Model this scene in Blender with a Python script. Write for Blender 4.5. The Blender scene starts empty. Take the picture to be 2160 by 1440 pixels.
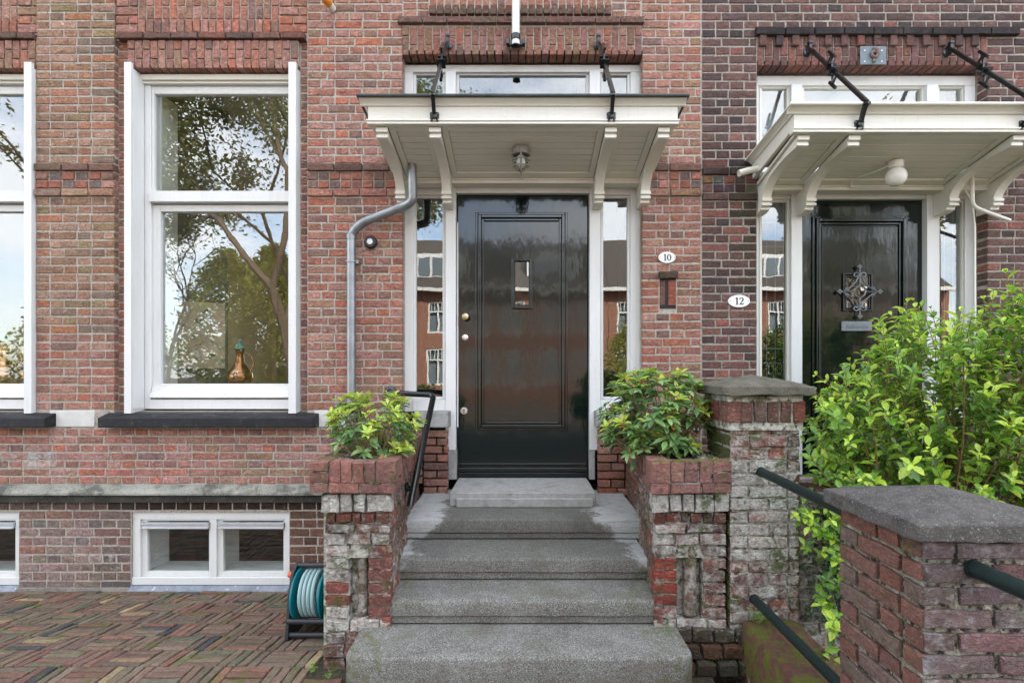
import bpy, math, random
from mathutils import Vector, Matrix, noise
import numpy as np
rnd = random.Random(7)
scene = bpy.context.scene
COL = scene.collection
# ------------------------------------------------------------------ camera, sky, sun, exposure
CZ, CD, FPX, VX, VY = 1.65, 4.20, 1100.0, 1103.0, 785.0
cam_d = bpy.data.cameras.new('camera')
cam = bpy.data.objects.new('camera', cam_d); COL.objects.link(cam)
cam.location = (0, -CD, CZ); cam.rotation_euler = (math.radians(90), 0, 0)
cam_d.sensor_width = 36; cam_d.lens = 36 * FPX / 2160
cam_d.shift_x = -(VX - 1080) / 2160; cam_d.shift_y = (VY - 720) / 2160
cam_d.clip_start = 0.05; cam_d.clip_end = 2000
scene.camera = cam
SUN_EL, SUN_ROT = math.radians(40), math.radians(28)
world = bpy.data.worlds.new('World'); scene.world = world; world.use_nodes = True
wn = world.node_tree; wn.nodes.clear()
sky = wn.nodes.new('ShaderNodeTexSky'); sky.sky_type = 'NISHITA'; sky.sun_disc = False
sky.sun_elevation = SUN_EL; sky.sun_rotation = SUN_ROT; sky.air_density = 1.0; sky.dust_density = 1.5; sky.ozone_density = 1.0
tc = wn.nodes.new('ShaderNodeTexCoord'); mp = wn.nodes.new('ShaderNodeMapping'); mp.inputs['Scale'].default_value = (1, 1, 2.4)
cn = wn.nodes.new('ShaderNodeTexNoise'); cn.inputs['Scale'].default_value = 2.6; cn.inputs['Detail'].default_value = 8; cn.inputs['Roughness'].default_value = .58
cr = wn.nodes.new('ShaderNodeMapRange'); cr.inputs['From Min'].default_value = .40; cr.inputs['From Max'].default_value = .60
cr.inputs['To Min'].default_value = 0.12; cr.inputs['To Max'].default_value = 0.9
cm = wn.nodes.new('ShaderNodeMix'); cm.data_type = 'RGBA'; cm.inputs['B'].default_value = (6.4, 6.5, 6.7, 1)
bg = wn.nodes.new('ShaderNodeBackground'); bg.inputs['Strength'].default_value = 0.13
wo = wn.nodes.new('ShaderNodeOutputWorld')
L = wn.links.new
L(tc.outputs['Generated'], mp.inputs['Vector']); L(mp.outputs['Vector'], cn.inputs['Vector']); L(cn.outputs['Fac'], cr.inputs['Value'])
L(cr.outputs['Result'], cm.inputs['Factor']); L(sky.outputs['Color'], cm.inputs['A']); L(cm.outputs['Result'], bg.inputs['Color']); L(bg.outputs['Background'], wo.inputs['Surface'])
sun_d = bpy.data.lights.new('sun', 'SUN'); sun_d.energy = 3.0; sun_d.angle = math.radians(.53); sun_d.color = (1, .94, .84)
sun = bpy.data.objects.new('sun', sun_d); COL.objects.link(sun)
sdir = Vector((math.sin(SUN_ROT) * math.cos(SUN_EL), math.cos(SUN_ROT) * math.cos(SUN_EL), math.sin(SUN_EL)))
sun.rotation_euler = sdir.to_track_quat('Z', 'Y').to_euler(); sun.location = sdir * 60
vs = scene.view_settings
scene.display_settings.display_device = 'sRGB'
vs.view_transform = 'Standard'; vs.look = 'None'; vs.gamma = 1; vs.exposure = 2.68
try: vs.use_curve_mapping = False
except Exception: pass

# ------------------------------------------------------------------ helpers
def X(px, Y): return (px - VX) * (CD + Y) / FPX
def Z(py, Y): return CZ - (py - VY) * (CD + Y) / FPX
WL = {}
def base_parent(o, parent, loc):
    o.location = loc; WL[o.name] = Vector(loc)
    if parent is not None:
        o.parent = parent; o.matrix_parent_inverse = Matrix.Translation(-WL[parent.name])
def tag(o, label=None, cat=None, group=None, kind=None):
    if label: o['label'] = label
    if cat: o['category'] = cat
    if group: o['group'] = group
    if kind: o['kind'] = kind
    return o
def thing(name, label, cat, loc=(0, 0, 0), group=None):
    o = bpy.data.objects.new(name, None); COL.objects.link(o); o.empty_display_size = .1
    base_parent(o, None, loc); return tag(o, label, cat, group)
class MB:
    def __init__(s): s.v = []; s.f = []; s.c = []; s.use_c = False
    def add(s, vs_, fs, col=None):
        n = len(s.v); s.v += [tuple(p) for p in vs_]; s.f += [tuple(i + n for i in f) for f in fs]
        s.c += [col or (1, 1, 1, 1)] * len(vs_)
        if col: s.use_c = True
        return s
    def box(s, x0, x1, y0, y1, z0, z1, M=None, col=None):
        if x0 > x1: x0, x1 = x1, x0
        if y0 > y1: y0, y1 = y1, y0
        if z0 > z1: z0, z1 = z1, z0
        v = [(x0,y0,z0),(x1,y0,z0),(x1,y1,z0),(x0,y1,z0),(x0,y0,z1),(x1,y0,z1),(x1,y1,z1),(x0,y1,z1)]
        if M: v = [M @ Vector(p) for p in v]
        return s.add(v, [(0,3,2,1),(4,5,6,7),(0,1,5,4),(1,2,6,5),(2,3,7,6),(3,0,4,7)], col)
    def pbox(s, px0, px1, py0, py1, Y, d, col=None):      # front face at plane Y, running d behind it
        return s.box(X(px0, Y), X(px1, Y), Y, Y + d, Z(py1, Y), Z(py0, Y), None, col)
    def prism(s, prof, axis, a, b):                        # prof: 2D points; axis 'x': prof=(y,z); 'y': (x,z); 'z': (x,y)
        n = len(prof)
        def P(p, t): return (t, p[0], p[1]) if axis == 'x' else ((p[0], t, p[1]) if axis == 'y' else (p[0], p[1], t))
        v = [P(p, a) for p in prof] + [P(p, b) for p in prof]
        f = [(i, (i+1) % n, n + (i+1) % n, n + i) for i in range(n)]
        f += [tuple(range(n-1, -1, -1)), tuple(range(n, 2*n))]
        return s.add(v, f)
    def tube(s, pts, r, n=10, caps=True, col=None):
        pts = [Vector(p) for p in pts]; m = len(pts); rs = r if isinstance(r, (list, tuple)) else [r]*m
        v = []; up = None
        for i, p in enumerate(pts):
            t = (pts[min(i+1, m-1)] - pts[max(i-1, 0)]).normalized()
            if up is None: up = t.orthogonal().normalized()
            up = (up - t * up.dot(t)); up = up.normalized() if up.length > 1e-6 else t.orthogonal().normalized()
            w = t.cross(up)
            for k in range(n):
                a = 2*math.pi*k/n; v.append(p + (up*math.cos(a) + w*math.sin(a)) * rs[i])
        f = []
        for i in range(m-1):
            for k in range(n):
                f.append((i*n+k, i*n+(k+1) % n, (i+1)*n+(k+1) % n, (i+1)*n+k))
        if caps: f += [tuple(range(n-1, -1, -1)), tuple((m-1)*n + k for k in range(n))]
        return s.add(v, f, col)
    def lathe(s, c, prof, axis='z', n=24):                 # prof: (radius, height)
        c = Vector(c); v = []; m = len(prof)
        for r, h in prof:
            for k in range(n):
                a = 2*math.pi*k/n; ca, sa = r*math.cos(a), r*math.sin(a)
                v.append(c + (Vector((ca, sa, h)) if axis == 'z' else (Vector((ca, -h, sa)) if axis == 'y' else Vector((h, ca, sa)))))
        f = []
        for i in range(m-1):
            for k in range(n): f.append((i*n+k, i*n+(k+1) % n, (i+1)*n+(k+1) % n, (i+1)*n+k))
        f += [tuple(range(n)), tuple((m-1)*n+k for k in range(n-1, -1, -1))]
        return s.add(v, f)
    def build(s, name, m, parent=None, smooth=False, bevel=0, segs=2, normals=True, **kw):
        v = np.array(s.v, dtype=float); c = (v.min(0) + v.max(0)) / 2
        if parent is None: c[2] = v[:, 2].min()
        me = bpy.data.meshes.new(name); me.from_pydata((v - c).tolist(), [], s.f); me.update()
        if s.use_c:
            ca = me.color_attributes.new('bc', 'FLOAT_COLOR', 'POINT'); ca.data.foreach_set('color', np.array(s.c, dtype=np.float32).ravel())
        elif m is not None and m.get('needs_bc'):
            ca = me.color_attributes.new('bc', 'FLOAT_COLOR', 'POINT'); ca.data.foreach_set('color', np.ones(len(v)*4, dtype=np.float32))
        if normals:
            import bmesh
            bm = bmesh.new(); bm.from_mesh(me); bmesh.ops.recalc_face_normals(bm, faces=bm.faces); bm.to_mesh(me); bm.free()
        if m: me.materials.append(m)
        if smooth: me.polygons.foreach_set('use_smooth', [True]*len(me.polygons))
        o = bpy.data.objects.new(name, me); COL.objects.link(o); base_parent(o, parent, tuple(c))
        if smooth == 'auto' or (smooth and bevel == 0): 
            try: me.set_sharp_from_angle(angle=math.radians(38))
            except Exception: pass
        if bevel:
            b = o.modifiers.new('bevel', 'BEVEL'); b.width = bevel; b.segments = segs; b.limit_method = 'ANGLE'; b.angle_limit = math.radians(40)
            me.polygons.foreach_set('use_smooth', [True]*len(me.polygons))
            b.harden_normals = True
        if kw: tag(o, **kw)
        return o
# ------------------------------------------------------------------ materials
def newmat(name):
    m = bpy.data.materials.new(name); m.use_nodes = True; nt = m.node_tree; nt.nodes.clear()
    out = nt.nodes.new('ShaderNodeOutputMaterial'); b = nt.nodes.new('ShaderNodeBsdfPrincipled'); nt.links.new(b.outputs[0], out.inputs[0])
    g = nt.nodes.new('ShaderNodeNewGeometry')
    return m, nt, b, out, g.outputs['Position']
def N(nt, t, **kw):
    n = nt.nodes.new(t)
    for k, v in kw.items():
        if k.startswith('_'): setattr(n, k[1:], v)
        else: n.inputs[k.replace('__', ' ')].default_value = v
    return n
def noi(nt, vec, scale, detail=4, rough=.55, dist=0):
    n = N(nt, 'ShaderNodeTexNoise', Scale=scale, Detail=detail, Roughness=rough, Distortion=dist); nt.links.new(vec, n.inputs['Vector']); return n.outputs['Fac']
def scl(nt, vec, s):
    n = N(nt, 'ShaderNodeMapping'); n.inputs['Scale'].default_value = s; nt.links.new(vec, n.inputs['Vector']); return n.outputs['Vector']
def rng(nt, val, a, b, c=0, d=1):
    n = N(nt, 'ShaderNodeMapRange'); nt.links.new(val, n.inputs['Value'])
    for k, v in zip(('From Min', 'From Max', 'To Min', 'To Max'), (a, b, c, d)): n.inputs[k].default_value = v
    return n.outputs['Result']
def mix(nt, fac, a, b, mode='MIX'):
    n = N(nt, 'ShaderNodeMix', _data_type='RGBA', _blend_type=mode)
    for k, v in (('Factor', fac), ('A', a), ('B', b)):
        if hasattr(v, 'is_output'): nt.links.new(v, n.inputs[k])
        else: n.inputs[k].default_value = v if k == 'Factor' else tuple(v) + ((1,) if len(v) == 3 else ())
    return n.outputs['Result']
def math_(nt, op, a, b):
    n = N(nt, 'ShaderNodeMath', _operation=op)
    for i, v in enumerate((a, b)):
        if hasattr(v, 'is_output'): nt.links.new(v, n.inputs[i])
        else: n.inputs[i].default_value = v
    return n.outputs[0]
def bump(nt, b, h, strength, dist=.01):
    n = N(nt, 'ShaderNodeBump', Strength=strength, Distance=dist); nt.links.new(h, n.inputs['Height']); nt.links.new(n.outputs[0], b.inputs['Normal'])
def setc(nt, b, c):
    if hasattr(c, 'is_output'): nt.links.new(c, b.inputs['Base Color'])
    else: b.inputs['Base Color'].default_value = tuple(c) + (1,)

def brick_mat(name, moss=0.0, wrinkle=1.0, white=(.62, .60, .55)):
    m, nt, b, out, P = newmat(name); m['needs_bc'] = 1
    at = N(nt, 'ShaderNodeAttribute', _attribute_name='bc'); oi = N(nt, 'ShaderNodeObjectInfo')
    col = mix(nt, 1.0, oi.outputs['Color'], at.outputs['Color'], 'MULTIPLY')
    eff = math_(nt, 'MULTIPLY', oi.outputs['Alpha'], at.outputs['Alpha'])
    var = rng(nt, noi(nt, P, 45, 6, .72), .28, .72, .60, 1.40)
    mul = N(nt, 'ShaderNodeVectorMath', _operation='SCALE'); nt.links.new(col, mul.inputs[0]); nt.links.new(var, mul.inputs['Scale']); col = mul.outputs[0]
    # purple/grey sintered patches
    col = mix(nt, rng(nt, noi(nt, P, 11, 4, .6), .55, .75, 0, .45), col, (.17, .105, .085))
    # creases of a hand-moulded brick: thin folds with their shade painted dark
    cv = noi(nt, scl(nt, P, (1, 1, 1.7)), 26, 3, .6, 1.6)
    crease = math_(nt, 'ABSOLUTE', math_(nt, 'SUBTRACT', cv, .5), 0)
    cl = math_(nt, 'MULTIPLY', rng(nt, crease, 0, .045, 1, 0), rng(nt, noi(nt, P, 14, 3, .6), .38, .58, 0, 1))
    col = mix(nt, math_(nt, 'MULTIPLY', cl, .8 * min(1, wrinkle)), col, (.055, .035, .028))
    # pale lime bloom
    wm = math_(nt, 'ADD', math_(nt, 'MULTIPLY', noi(nt, P, 19, 7, .72, .5), .65), math_(nt, 'MULTIPLY', noi(nt, P, 4.5, 4, .6), .35))
    thr = math_(nt, 'SUBTRACT', .74, math_(nt, 'MULTIPLY', eff, .40))
    wmask = rng(nt, math_(nt, 'SUBTRACT', wm, thr), -.02, .15, 0, .85)
    wcol = mix(nt, rng(nt, noi(nt, P, 55, 5, .7), .3, .7), tuple(q*.68 for q in white), tuple(min(1,q*1.1) for q in white))
    col = mix(nt, wmask, col, wcol)
    if moss: col = mix(nt, rng(nt, noi(nt, P, 30, 6, .75, .6), .55, .66, 0, .75), col, (.10,.09,.065))
    fleck = rng(nt, noi(nt, P, 120, 2, .5), .72, .76, 0, .55); col = mix(nt, fleck, col, (.55, .48, .42))
    if moss:
        gm = rng(nt, noi(nt, P, 9, 6, .7, .3), .60 - .1*moss, .68 - .1*moss, 0, .85)
        col = mix(nt, gm, col, (.085, .105, .022))
    setc(nt, b, col); b.inputs['Roughness'].default_value = .88; b.inputs['Specular IOR Level'].default_value = .25
    h = math_(nt, 'ADD', math_(nt, 'MULTIPLY', rng(nt, crease, 0, .10, 0, 1), .8), math_(nt, 'MULTIPLY', noi(nt, P, 90, 5, .65), .7))
    bump(nt, b, h, .9, .0075 * wrinkle)
    return m
def mottled(name, c1, c2, scale=20, rough=.85, c3=None, s3=150, t3=(.6, .7), bs=.4, bd=.003, patch=None, detail=6, spec=.3, metal=0):
    m, nt, b, out, P = newmat(name)
    col = mix(nt, rng(nt, noi(nt, P, scale, detail, .62), .3, .7), c1, c2)
    n3 = noi(nt, P, s3, 3, .6)
    if c3: col = mix(nt, rng(nt, n3, t3[0], t3[1]), col, c3)
    if patch:
        pc, ps, a, bb, amt = patch; col = mix(nt, rng(nt, noi(nt, P, ps, 6, .7, .4), a, bb, 0, amt), col, pc)
    setc(nt, b, col); b.inputs['Roughness'].default_value = rough; b.inputs['Specular IOR Level'].default_value = spec; b.inputs['Metallic'].default_value = metal
    bump(nt, b, math_(nt, 'ADD', n3, noi(nt, P, scale*2, 5, .6)), bs, bd)
    return m
M = {}
M['brick'] = brick_mat('brick_handmade')
M['brick_old'] = brick_mat('brick_limewashed_mossy', moss=.58, wrinkle=1.6, white=(.72, .71, .64))
M['brick_coping'] = brick_mat('brick_coping', moss=.30, wrinkle=.7)
M['brick_pillar'] = brick_mat('brick_gate_pillar', moss=.1, wrinkle=.5, white=(.42, .42, .42))
M['paver'] = brick_mat('paver_clay', moss=.36, wrinkle=.35)
M['mortar'] = mottled('mortar', (.32, .285, .24), (.44, .40, .345), 14, .95, (.17, .15, .13), 70, (.54, .68), .9, .006)
M['mortar12'] = mottled('mortar_beige', (.24, .215, .18), (.36, .325, .275), 14, .95, (.12, .105, .09), 70, (.54, .68), .9, .006)
M['mortar_old'] = mottled('mortar_weathered', (.17, .16, .12), (.58, .57, .50), 19, .95, (.08, .075, .05), 30, (.52, .64), 1.0, .014, patch=((.075, .09, .02), 8, .54, .66, .85))
M['mortar_pillar'] = mottled('mortar_lichen', (.15, .135, .10), (.30, .28, .22), 22, .95, (.03, .027, .02), 40, (.48, .60), 1.0, .016, patch=((.42, .41, .32), 22, .58, .64, .9))
M['joint_soil'] = mottled('joint_soil', (.030, .024, .017), (.06, .05, .035), 25, .95, (.075, .10, .02), 40, (.58, .68), .8, .01)
M['soil'] = mottled('soil', (.018, .013, .009), (.05, .036, .024), 30, .95, (.09, .11, .02), 28, (.62, .7), 1, .02)
M['asphalt'] = mottled('asphalt', (.045, .045, .045), (.06, .06, .058), 8, .9, (.10, .10, .10), 200, (.62, .7), .4, .003)
M['sidewalk'] = mottled('sidewalk', (.13, .095, .075), (.18, .135, .11), 5, .9, (.2, .19, .17), 120, (.6, .7), .4, .003)
M['white_stone'] = mottled('white_stone', (.50, .49, .45), (.62, .61, .57), 8, .8, (.42, .40, .36), 80, (.6, .72), .4, .002)
M['black_stone'] = mottled('black_stone', (.008, .008, .010), (.020, .020, .022), 25, .62, (.09, .09, .09), 160, (.66, .72), .8, .004, patch=((.16, .15, .13), 12, .58, .72, .6))
M['cornice'] = mottled('cornice_stone', (.20, .20, .165), (.34, .33, .28), 6, .92, (.07, .07, .06), 110, (.55, .68), .9, .005, patch=((.05, .05, .042), 5, .5, .62, .75))
M['cornice_dark'] = mottled('cornice_dark', (.022, .021, .018), (.06, .056, .048), 8, .92, (.10, .10, .08), 50, (.6, .7), .6, .004)
M['cap_stone'] = mottled('cap_stone', (.055, .05, .045), (.115, .105, .095), 18, .95, (.26, .25, .235), 170, (.6, .66), 1.0, .006, patch=((.055, .052, .046), 60, .52, .64, .8))
M['cap_stone_mossy'] = mottled('cap_stone_mossy', (.07, .065, .048), (.16, .15, .115), 10, .95, (.05, .05, .035), 120, (.55, .66), 1.0, .006, patch=((.09, .11, .03), 6, .6, .7, .7))
M['mossy_red'] = mottled('mossy_red_coping', (.05, .028, .020), (.12, .050, .032), 26, .9, (.38, .40, .32), 11, (.66, .68), .9, .010, patch=((.075, .082, .010), 10, .48, .54, .95))
M['moss'] = mottled('moss', (.06, .085, .012), (.15, .17, .025), 60, .95, (.2, .2, .05), 180, (.58, .7), 1, .01)
def granite():
    m, nt, b, out, P = newmat('granite_step')
    col = mix(nt, rng(nt, noi(nt, P, 5, 5, .6), .3, .7), (.115, .108, .092), (.185, .178, .158))
    vo = N(nt, 'ShaderNodeTexVoronoi', Scale=260); nt.links.new(P, vo.inputs['Vector'])
    sep = N(nt, 'ShaderNodeSeparateColor'); nt.links.new(vo.outputs['Color'], sep.inputs[0])
    col = mix(nt, rng(nt, sep.outputs[0], .70, .74, 0, .6), col, (.035, .035, .035))
    col = mix(nt, rng(nt, sep.outputs[1], .80, .84, 0, .55), col, (.36, .36, .35))
    col = mix(nt, rng(nt, noi(nt, P, 3, 5, .7, .3), .52, .68, 0, .6), col, (.10, .09, .062))
    col = mix(nt, rng(nt, noi(nt, P, 24, 6, .75, .4), .56, .70, 0, .5), col, (.06, .057, .045))
    # repair screed: pale patches at the ends of the upper steps
    sx = N(nt, 'ShaderNodeSeparateXYZ'); nt.links.new(P, sx.inputs[0])
    ax = math_(nt, 'ABSOLUTE', math_(nt, 'ADD', sx.outputs[0], .02), 0)
    hz = rng(nt, sx.outputs[2], .25, .66, -.40, .09)
    k = math_(nt, 'ADD', math_(nt, 'ADD', ax, hz), math_(nt, 'MULTIPLY', math_(nt, 'SUBTRACT', noi(nt, P, 7, 6, .7), .5), .5))
    pm = rng(nt, k, .59, .64, 0, .85)
    pale = mix(nt, rng(nt, noi(nt, P, 60, 4, .6), .3, .7), (.36, .365, .355), (.46, .465, .455))
    col = mix(nt, pm, col, pale)
    wet = math_(nt, 'MULTIPLY', rng(nt, k, .58, .54, 0, 1), rng(nt, sx.outputs[2], .45, .60, 0, .45)); col = mix(nt, wet, col, (.06, .06, .052))
    gm = math_(nt, 'MULTIPLY', rng(nt, ax, .52, .80, 0, 1), rng(nt, noi(nt, P, 9, 6, .7, .3), .50, .60, 0, .8)); gm = math_(nt, 'MULTIPLY', gm, rng(nt, sx.outputs[2], .50, .42, 0, 1)); col = mix(nt, gm, col, (.085, .09, .03))
    col = mix(nt, rng(nt, noi(nt, scl(nt, P, (.6, 1, 5)), 16, 6, .7), .50, .72, 0, .45), col, (.075, .07, .055))
    setc(nt, b, col); b.inputs['Roughness'].default_value = .8; b.inputs['Specular IOR Level'].default_value = .3
    bump(nt, b, math_(nt, 'ADD', noi(nt, P, 240, 3, .6), noi(nt, P, 30, 4, .6)), .6, .003)
    return m
M['granite'] = granite()
M['granite_pale'] = mottled('granite_pale', (.25, .245, .23), (.36, .355, .34), 30, .85, (.12, .12, .11), 200, (.60, .66), .6, .003, patch=((.14, .135, .115), 8, .52, .68, .7))
def paint(name, c, rough=.35, wav=.15, dirt=.0, sc=5):
    m, nt, b, out, P = newmat(name)
    col = mix(nt, rng(nt, noi(nt, P, 3, 5, .6), .3, .7), tuple(x*.96 for x in c), c)
    if dirt:
        col = mix(nt, rng(nt, noi(nt, P, 22, 6, .75), .60, .78, 0, dirt), col, (.30, .27, .22))
        col = mix(nt, rng(nt, noi(nt, scl(nt, P, (1, 1, .10)), 34, 5, .7), .52, .74, 0, dirt*.8), col, (.36, .34, .29))
        col = mix(nt, rng(nt, noi(nt, scl(nt, P, (1, 1, .5)), 140, 2, .5), .74, .77, 0, dirt*2), col, (.16, .14, .11))
    setc(nt, b, col); b.inputs['Roughness'].default_value = rough
    bump(nt, b, noi(nt, scl(nt, P, (1, 1, .25)), 60, 4, .6), wav, .002)
    return m
M['white'] = paint('white_paint', (.66, .66, .64), .38, .15, .25)
M['cream'] = paint('cream_paint', (.72, .70, .62), .38, .15, .2)
M['soffit'] = paint('soffit_paint', (.70, .685, .60), .45, .1, .1)
def gloss(name, c, rough=.07, w=.25):
    m, nt, b, out, P = newmat(name); setc(nt, b, c); b.inputs['Roughness'].default_value = rough
    b.inputs['IOR'].default_value = 1.5
    b.inputs['Coat Weight'].default_value = .12; b.inputs['Coat Roughness'].default_value = .03
    h = math_(nt, 'ADD', math_(nt, 'MULTIPLY', noi(nt, scl(nt, P, (1, 1, .35)), 9, 3, .5), 1.0), math_(nt, 'MULTIPLY', noi(nt, scl(nt, P, (1, 1, .12)), 90, 3, .6), .07))
    bump(nt, b, h, w, .01)
    n = nt.nodes[-1]; nt.links.new(n.outputs[0], b.inputs['Coat Normal'])
    return m
M['black_door'] = gloss('black_green_door_paint', (.003, .008, .0065), .085, .22)
M['black_metal'] = gloss('black_iron_paint', (.006, .007, .007), .22, .1)
M['rail_green'] = mottled('dark_green_rail', (.006, .014, .012), (.012, .02, .018), 30, .45, (.02, .03, .03), 90, (.6, .7), .2, .001)
M['iron_grey'] = mottled('wrought_iron_grey', (.13, .14, .15), (.22, .23, .25), 60, .4, None, 90, (.6, .7), .3, .001, metal=.6)
M['zinc'] = mottled('zinc', (.22, .235, .245), (.34, .355, .37), 9, .42, (.5, .5, .5), 60, (.66, .74), .2, .001, metal=.75)
M['lamp_metal'] = mottled('lamp_metal', (.17,.155,.13), (.26,.24,.20), 30, .5, (.4,.36,.3), 60, (.64,.72), .2, .001)
M['zinc_dark'] = mottled('zinc_dark', (.035, .045, .045), (.07, .08, .08), 20, .6, (.12, .13, .13), 90, (.6, .7), .3, .001)
M['lead'] = mottled('lead', (.13, .15, .18), (.26, .28, .32), 9, .55, (.5, .5, .5), 30, (.64, .7), .4, .004)
M['alu'] = mottled('aluminium', (.5, .51, .53), (.6, .61, .63), 20, .4, None, 60, (.6, .7), .1, .001, metal=.5)
M['brass'] = mottled('brass', (.42, .36, .22), (.55, .48, .32), 30, .28, None, 60, (.6, .7), .1, .001, metal=1)
M['steel'] = mottled('steel', (.6, .6, .6), (.7, .7, .7), 30, .3, None, 60, (.6, .7), .1, .001, metal=.9)
M['copper'] = mottled('copper', (.34, .15, .07), (.46, .21, .10), 12, .22, (.2, .12, .06), 20, (.6, .75), .1, .001, metal=1)
M['verdigris'] = mottled('verdigris', (.10, .22, .17), (.18, .32, .26), 30, .6)
M['enamel'] = mottled('enamel', (.78, .78, .74), (.82, .82, .79), 20, .2, (.5, .42, .3), 40, (.72, .78), .05, .001)
M['black_plain'] = mottled('black_print', (.01, .01, .01), (.014, .014, .014), 20, .5)
M['teal'] = paint('teal_plastic', (.0, .20, .25), .35, .05)
M['hose'] = paint('pale_hose', (.30, .44, .45), .45, .05)
M['dark_plastic'] = paint('dark_plastic', (.022, .026, .030), .4, .05)
M['orange'] = paint('orange_plastic', (.75, .10, .03), .4, .05)
M['orange_tan'] = paint('orange_tan', (.70, .26, .03), .4, .05)
M['plaque'] = mottled('grey_plaque', (.10, .13, .15), (.15, .18, .20), 20, .4, (.3, .32, .34), 60, (.66, .72), .2, .001)
M['rust'] = mottled('rust', (.10, .06, .05), (.20, .15, .14), 30, .7)
M['room_wall'] = mottled('room_wall', (.44, .41, .35), (.50, .46, .40), 3, .9)
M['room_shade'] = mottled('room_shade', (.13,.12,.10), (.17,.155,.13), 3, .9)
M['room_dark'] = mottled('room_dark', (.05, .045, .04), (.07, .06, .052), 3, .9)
M['room_floor'] = mottled('room_floor', (.42, .34, .25), (.50, .42, .32), 3, .6)
M['sofa'] = mottled('sofa_cloth', (.30, .28, .24), (.36, .34, .30), 20, .9)
M['curtain'] = mottled('net_curtain', (.55, .56, .58), (.62, .63, .65), 12, .9)
M['blue_cloth'] = mottled('blue_cloth', (.0, .10, .22), (.01, .16, .30), 12, .9)
M['painting'] = mottled('painting', (.80, .50, .42), (.45, .48, .33), 9, .6, (.06, .09, .05), 14, (.58, .66), .2, .002, patch=((.85, .68, .60), 5, .52, .6, .8))
M['tile_roof'] = mottled('roof_tiles', (.055, .045, .04), (.09, .075, .065), 10, .8)
M['far_brick'] = mottled('far_brick', (.20, .095, .065), (.27, .13, .09), 4, .9, (.36, .28, .22), 14, (.55, .7), .2, .003)
M['bark'] = mottled('bark', (.10, .07, .05), (.17, .13, .09), 20, .9, (.05, .04, .03), 50, (.55, .7), .8, .01)
M['twig'] = mottled('twig', (.16, .085, .04), (.24, .15, .07), 40, .8)
M['twig_pale'] = mottled('twig_pale', (.20, .16, .09), (.28, .24, .12), 40, .8)
M['flower'] = mottled('red_bud', (.28, .04, .04), (.36, .08, .07), 60, .7)
def glass(name, ior=.1, tint=(.93, .95, .94), wav=.05):
    m, nt, b, out, P = newmat(name); nt.nodes.remove(b)
    t = N(nt, 'ShaderNodeBsdfTransparent'); t.inputs[0].default_value = tint + (1,)
    g = N(nt, 'ShaderNodeBsdfGlossy'); g.inputs['Roughness'].default_value = 0.0
    lw = N(nt, 'ShaderNodeLayerWeight', Blend=.5); f = N(nt, 'ShaderNodeMapRange'); nt.links.new(math_(nt, 'POWER', lw.outputs['Facing'], 5.0), f.inputs['Value']); f.inputs['To Min'].default_value = ior; ms = N(nt, 'ShaderNodeMixShader')
    bm_ = N(nt, 'ShaderNodeBump', Strength=wav, Distance=.01); nt.links.new(noi(nt, P, 3.0, 2, .5), bm_.inputs['Height'])
    nt.links.new(bm_.outputs[0], g.inputs['Normal'])
    nt.links.new(f.outputs[0], ms.inputs[0]); nt.links.new(t.outputs[0], ms.inputs[1]); nt.links.new(g.outputs[0], ms.inputs[2]); nt.links.new(ms.outputs[0], out.inputs[0])
    return m
M['glass'] = glass('coated_glass', .125)
M['glass_cellar'] = glass('cellar_glass', .12)
M['glass_old'] = glass('old_glass', .12, wav=.05)
M['lamp_glass'] = glass('lamp_glass', .06)
M['opal'] = mottled('opal_glass', (.74, .72, .66), (.78, .76, .70), 9, .12, (.5, .45, .38), 20, (.66, .74), .03, .001)
def leaf_mat(name, rough=.32, trans=.35):
    m, nt, b, out, P = newmat(name); m['needs_bc'] = 1
    at = N(nt, 'ShaderNodeAttribute', _attribute_name='bc'); oi = N(nt, 'ShaderNodeObjectInfo')
    col = mix(nt, 1.0, oi.outputs['Color'], at.outputs['Color'], 'MULTIPLY')
    var = rng(nt, noi(nt, P, 60, 3, .6), .3, .7, .78, 1.2)
    mul = N(nt, 'ShaderNodeVectorMath', _operation='SCALE'); nt.links.new(col, mul.inputs[0]); nt.links.new(var, mul.inputs['Scale']); col = mul.outputs[0]
    setc(nt, b, col); b.inputs['Roughness'].default_value = rough; b.inputs['Specular IOR Level'].default_value = .5
    bump(nt, b, noi(nt, P, 160, 3, .6), .3, .002)
    tr = N(nt, 'ShaderNodeBsdfTranslucent'); nt.links.new(col, tr.inputs[0]); ms = N(nt, 'ShaderNodeMixShader'); ms.inputs[0].default_value = trans
    nt.links.new(b.outputs[0], ms.inputs[1]); nt.links.new(tr.outputs[0], ms.inputs[2]); nt.links.new(ms.outputs[0], out.inputs[0])
    return m
M['leaf'] = leaf_mat('leaf_glossy', .27, .42)
M['leaf_far'] = leaf_mat('leaf_far', .6, .4)

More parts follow.
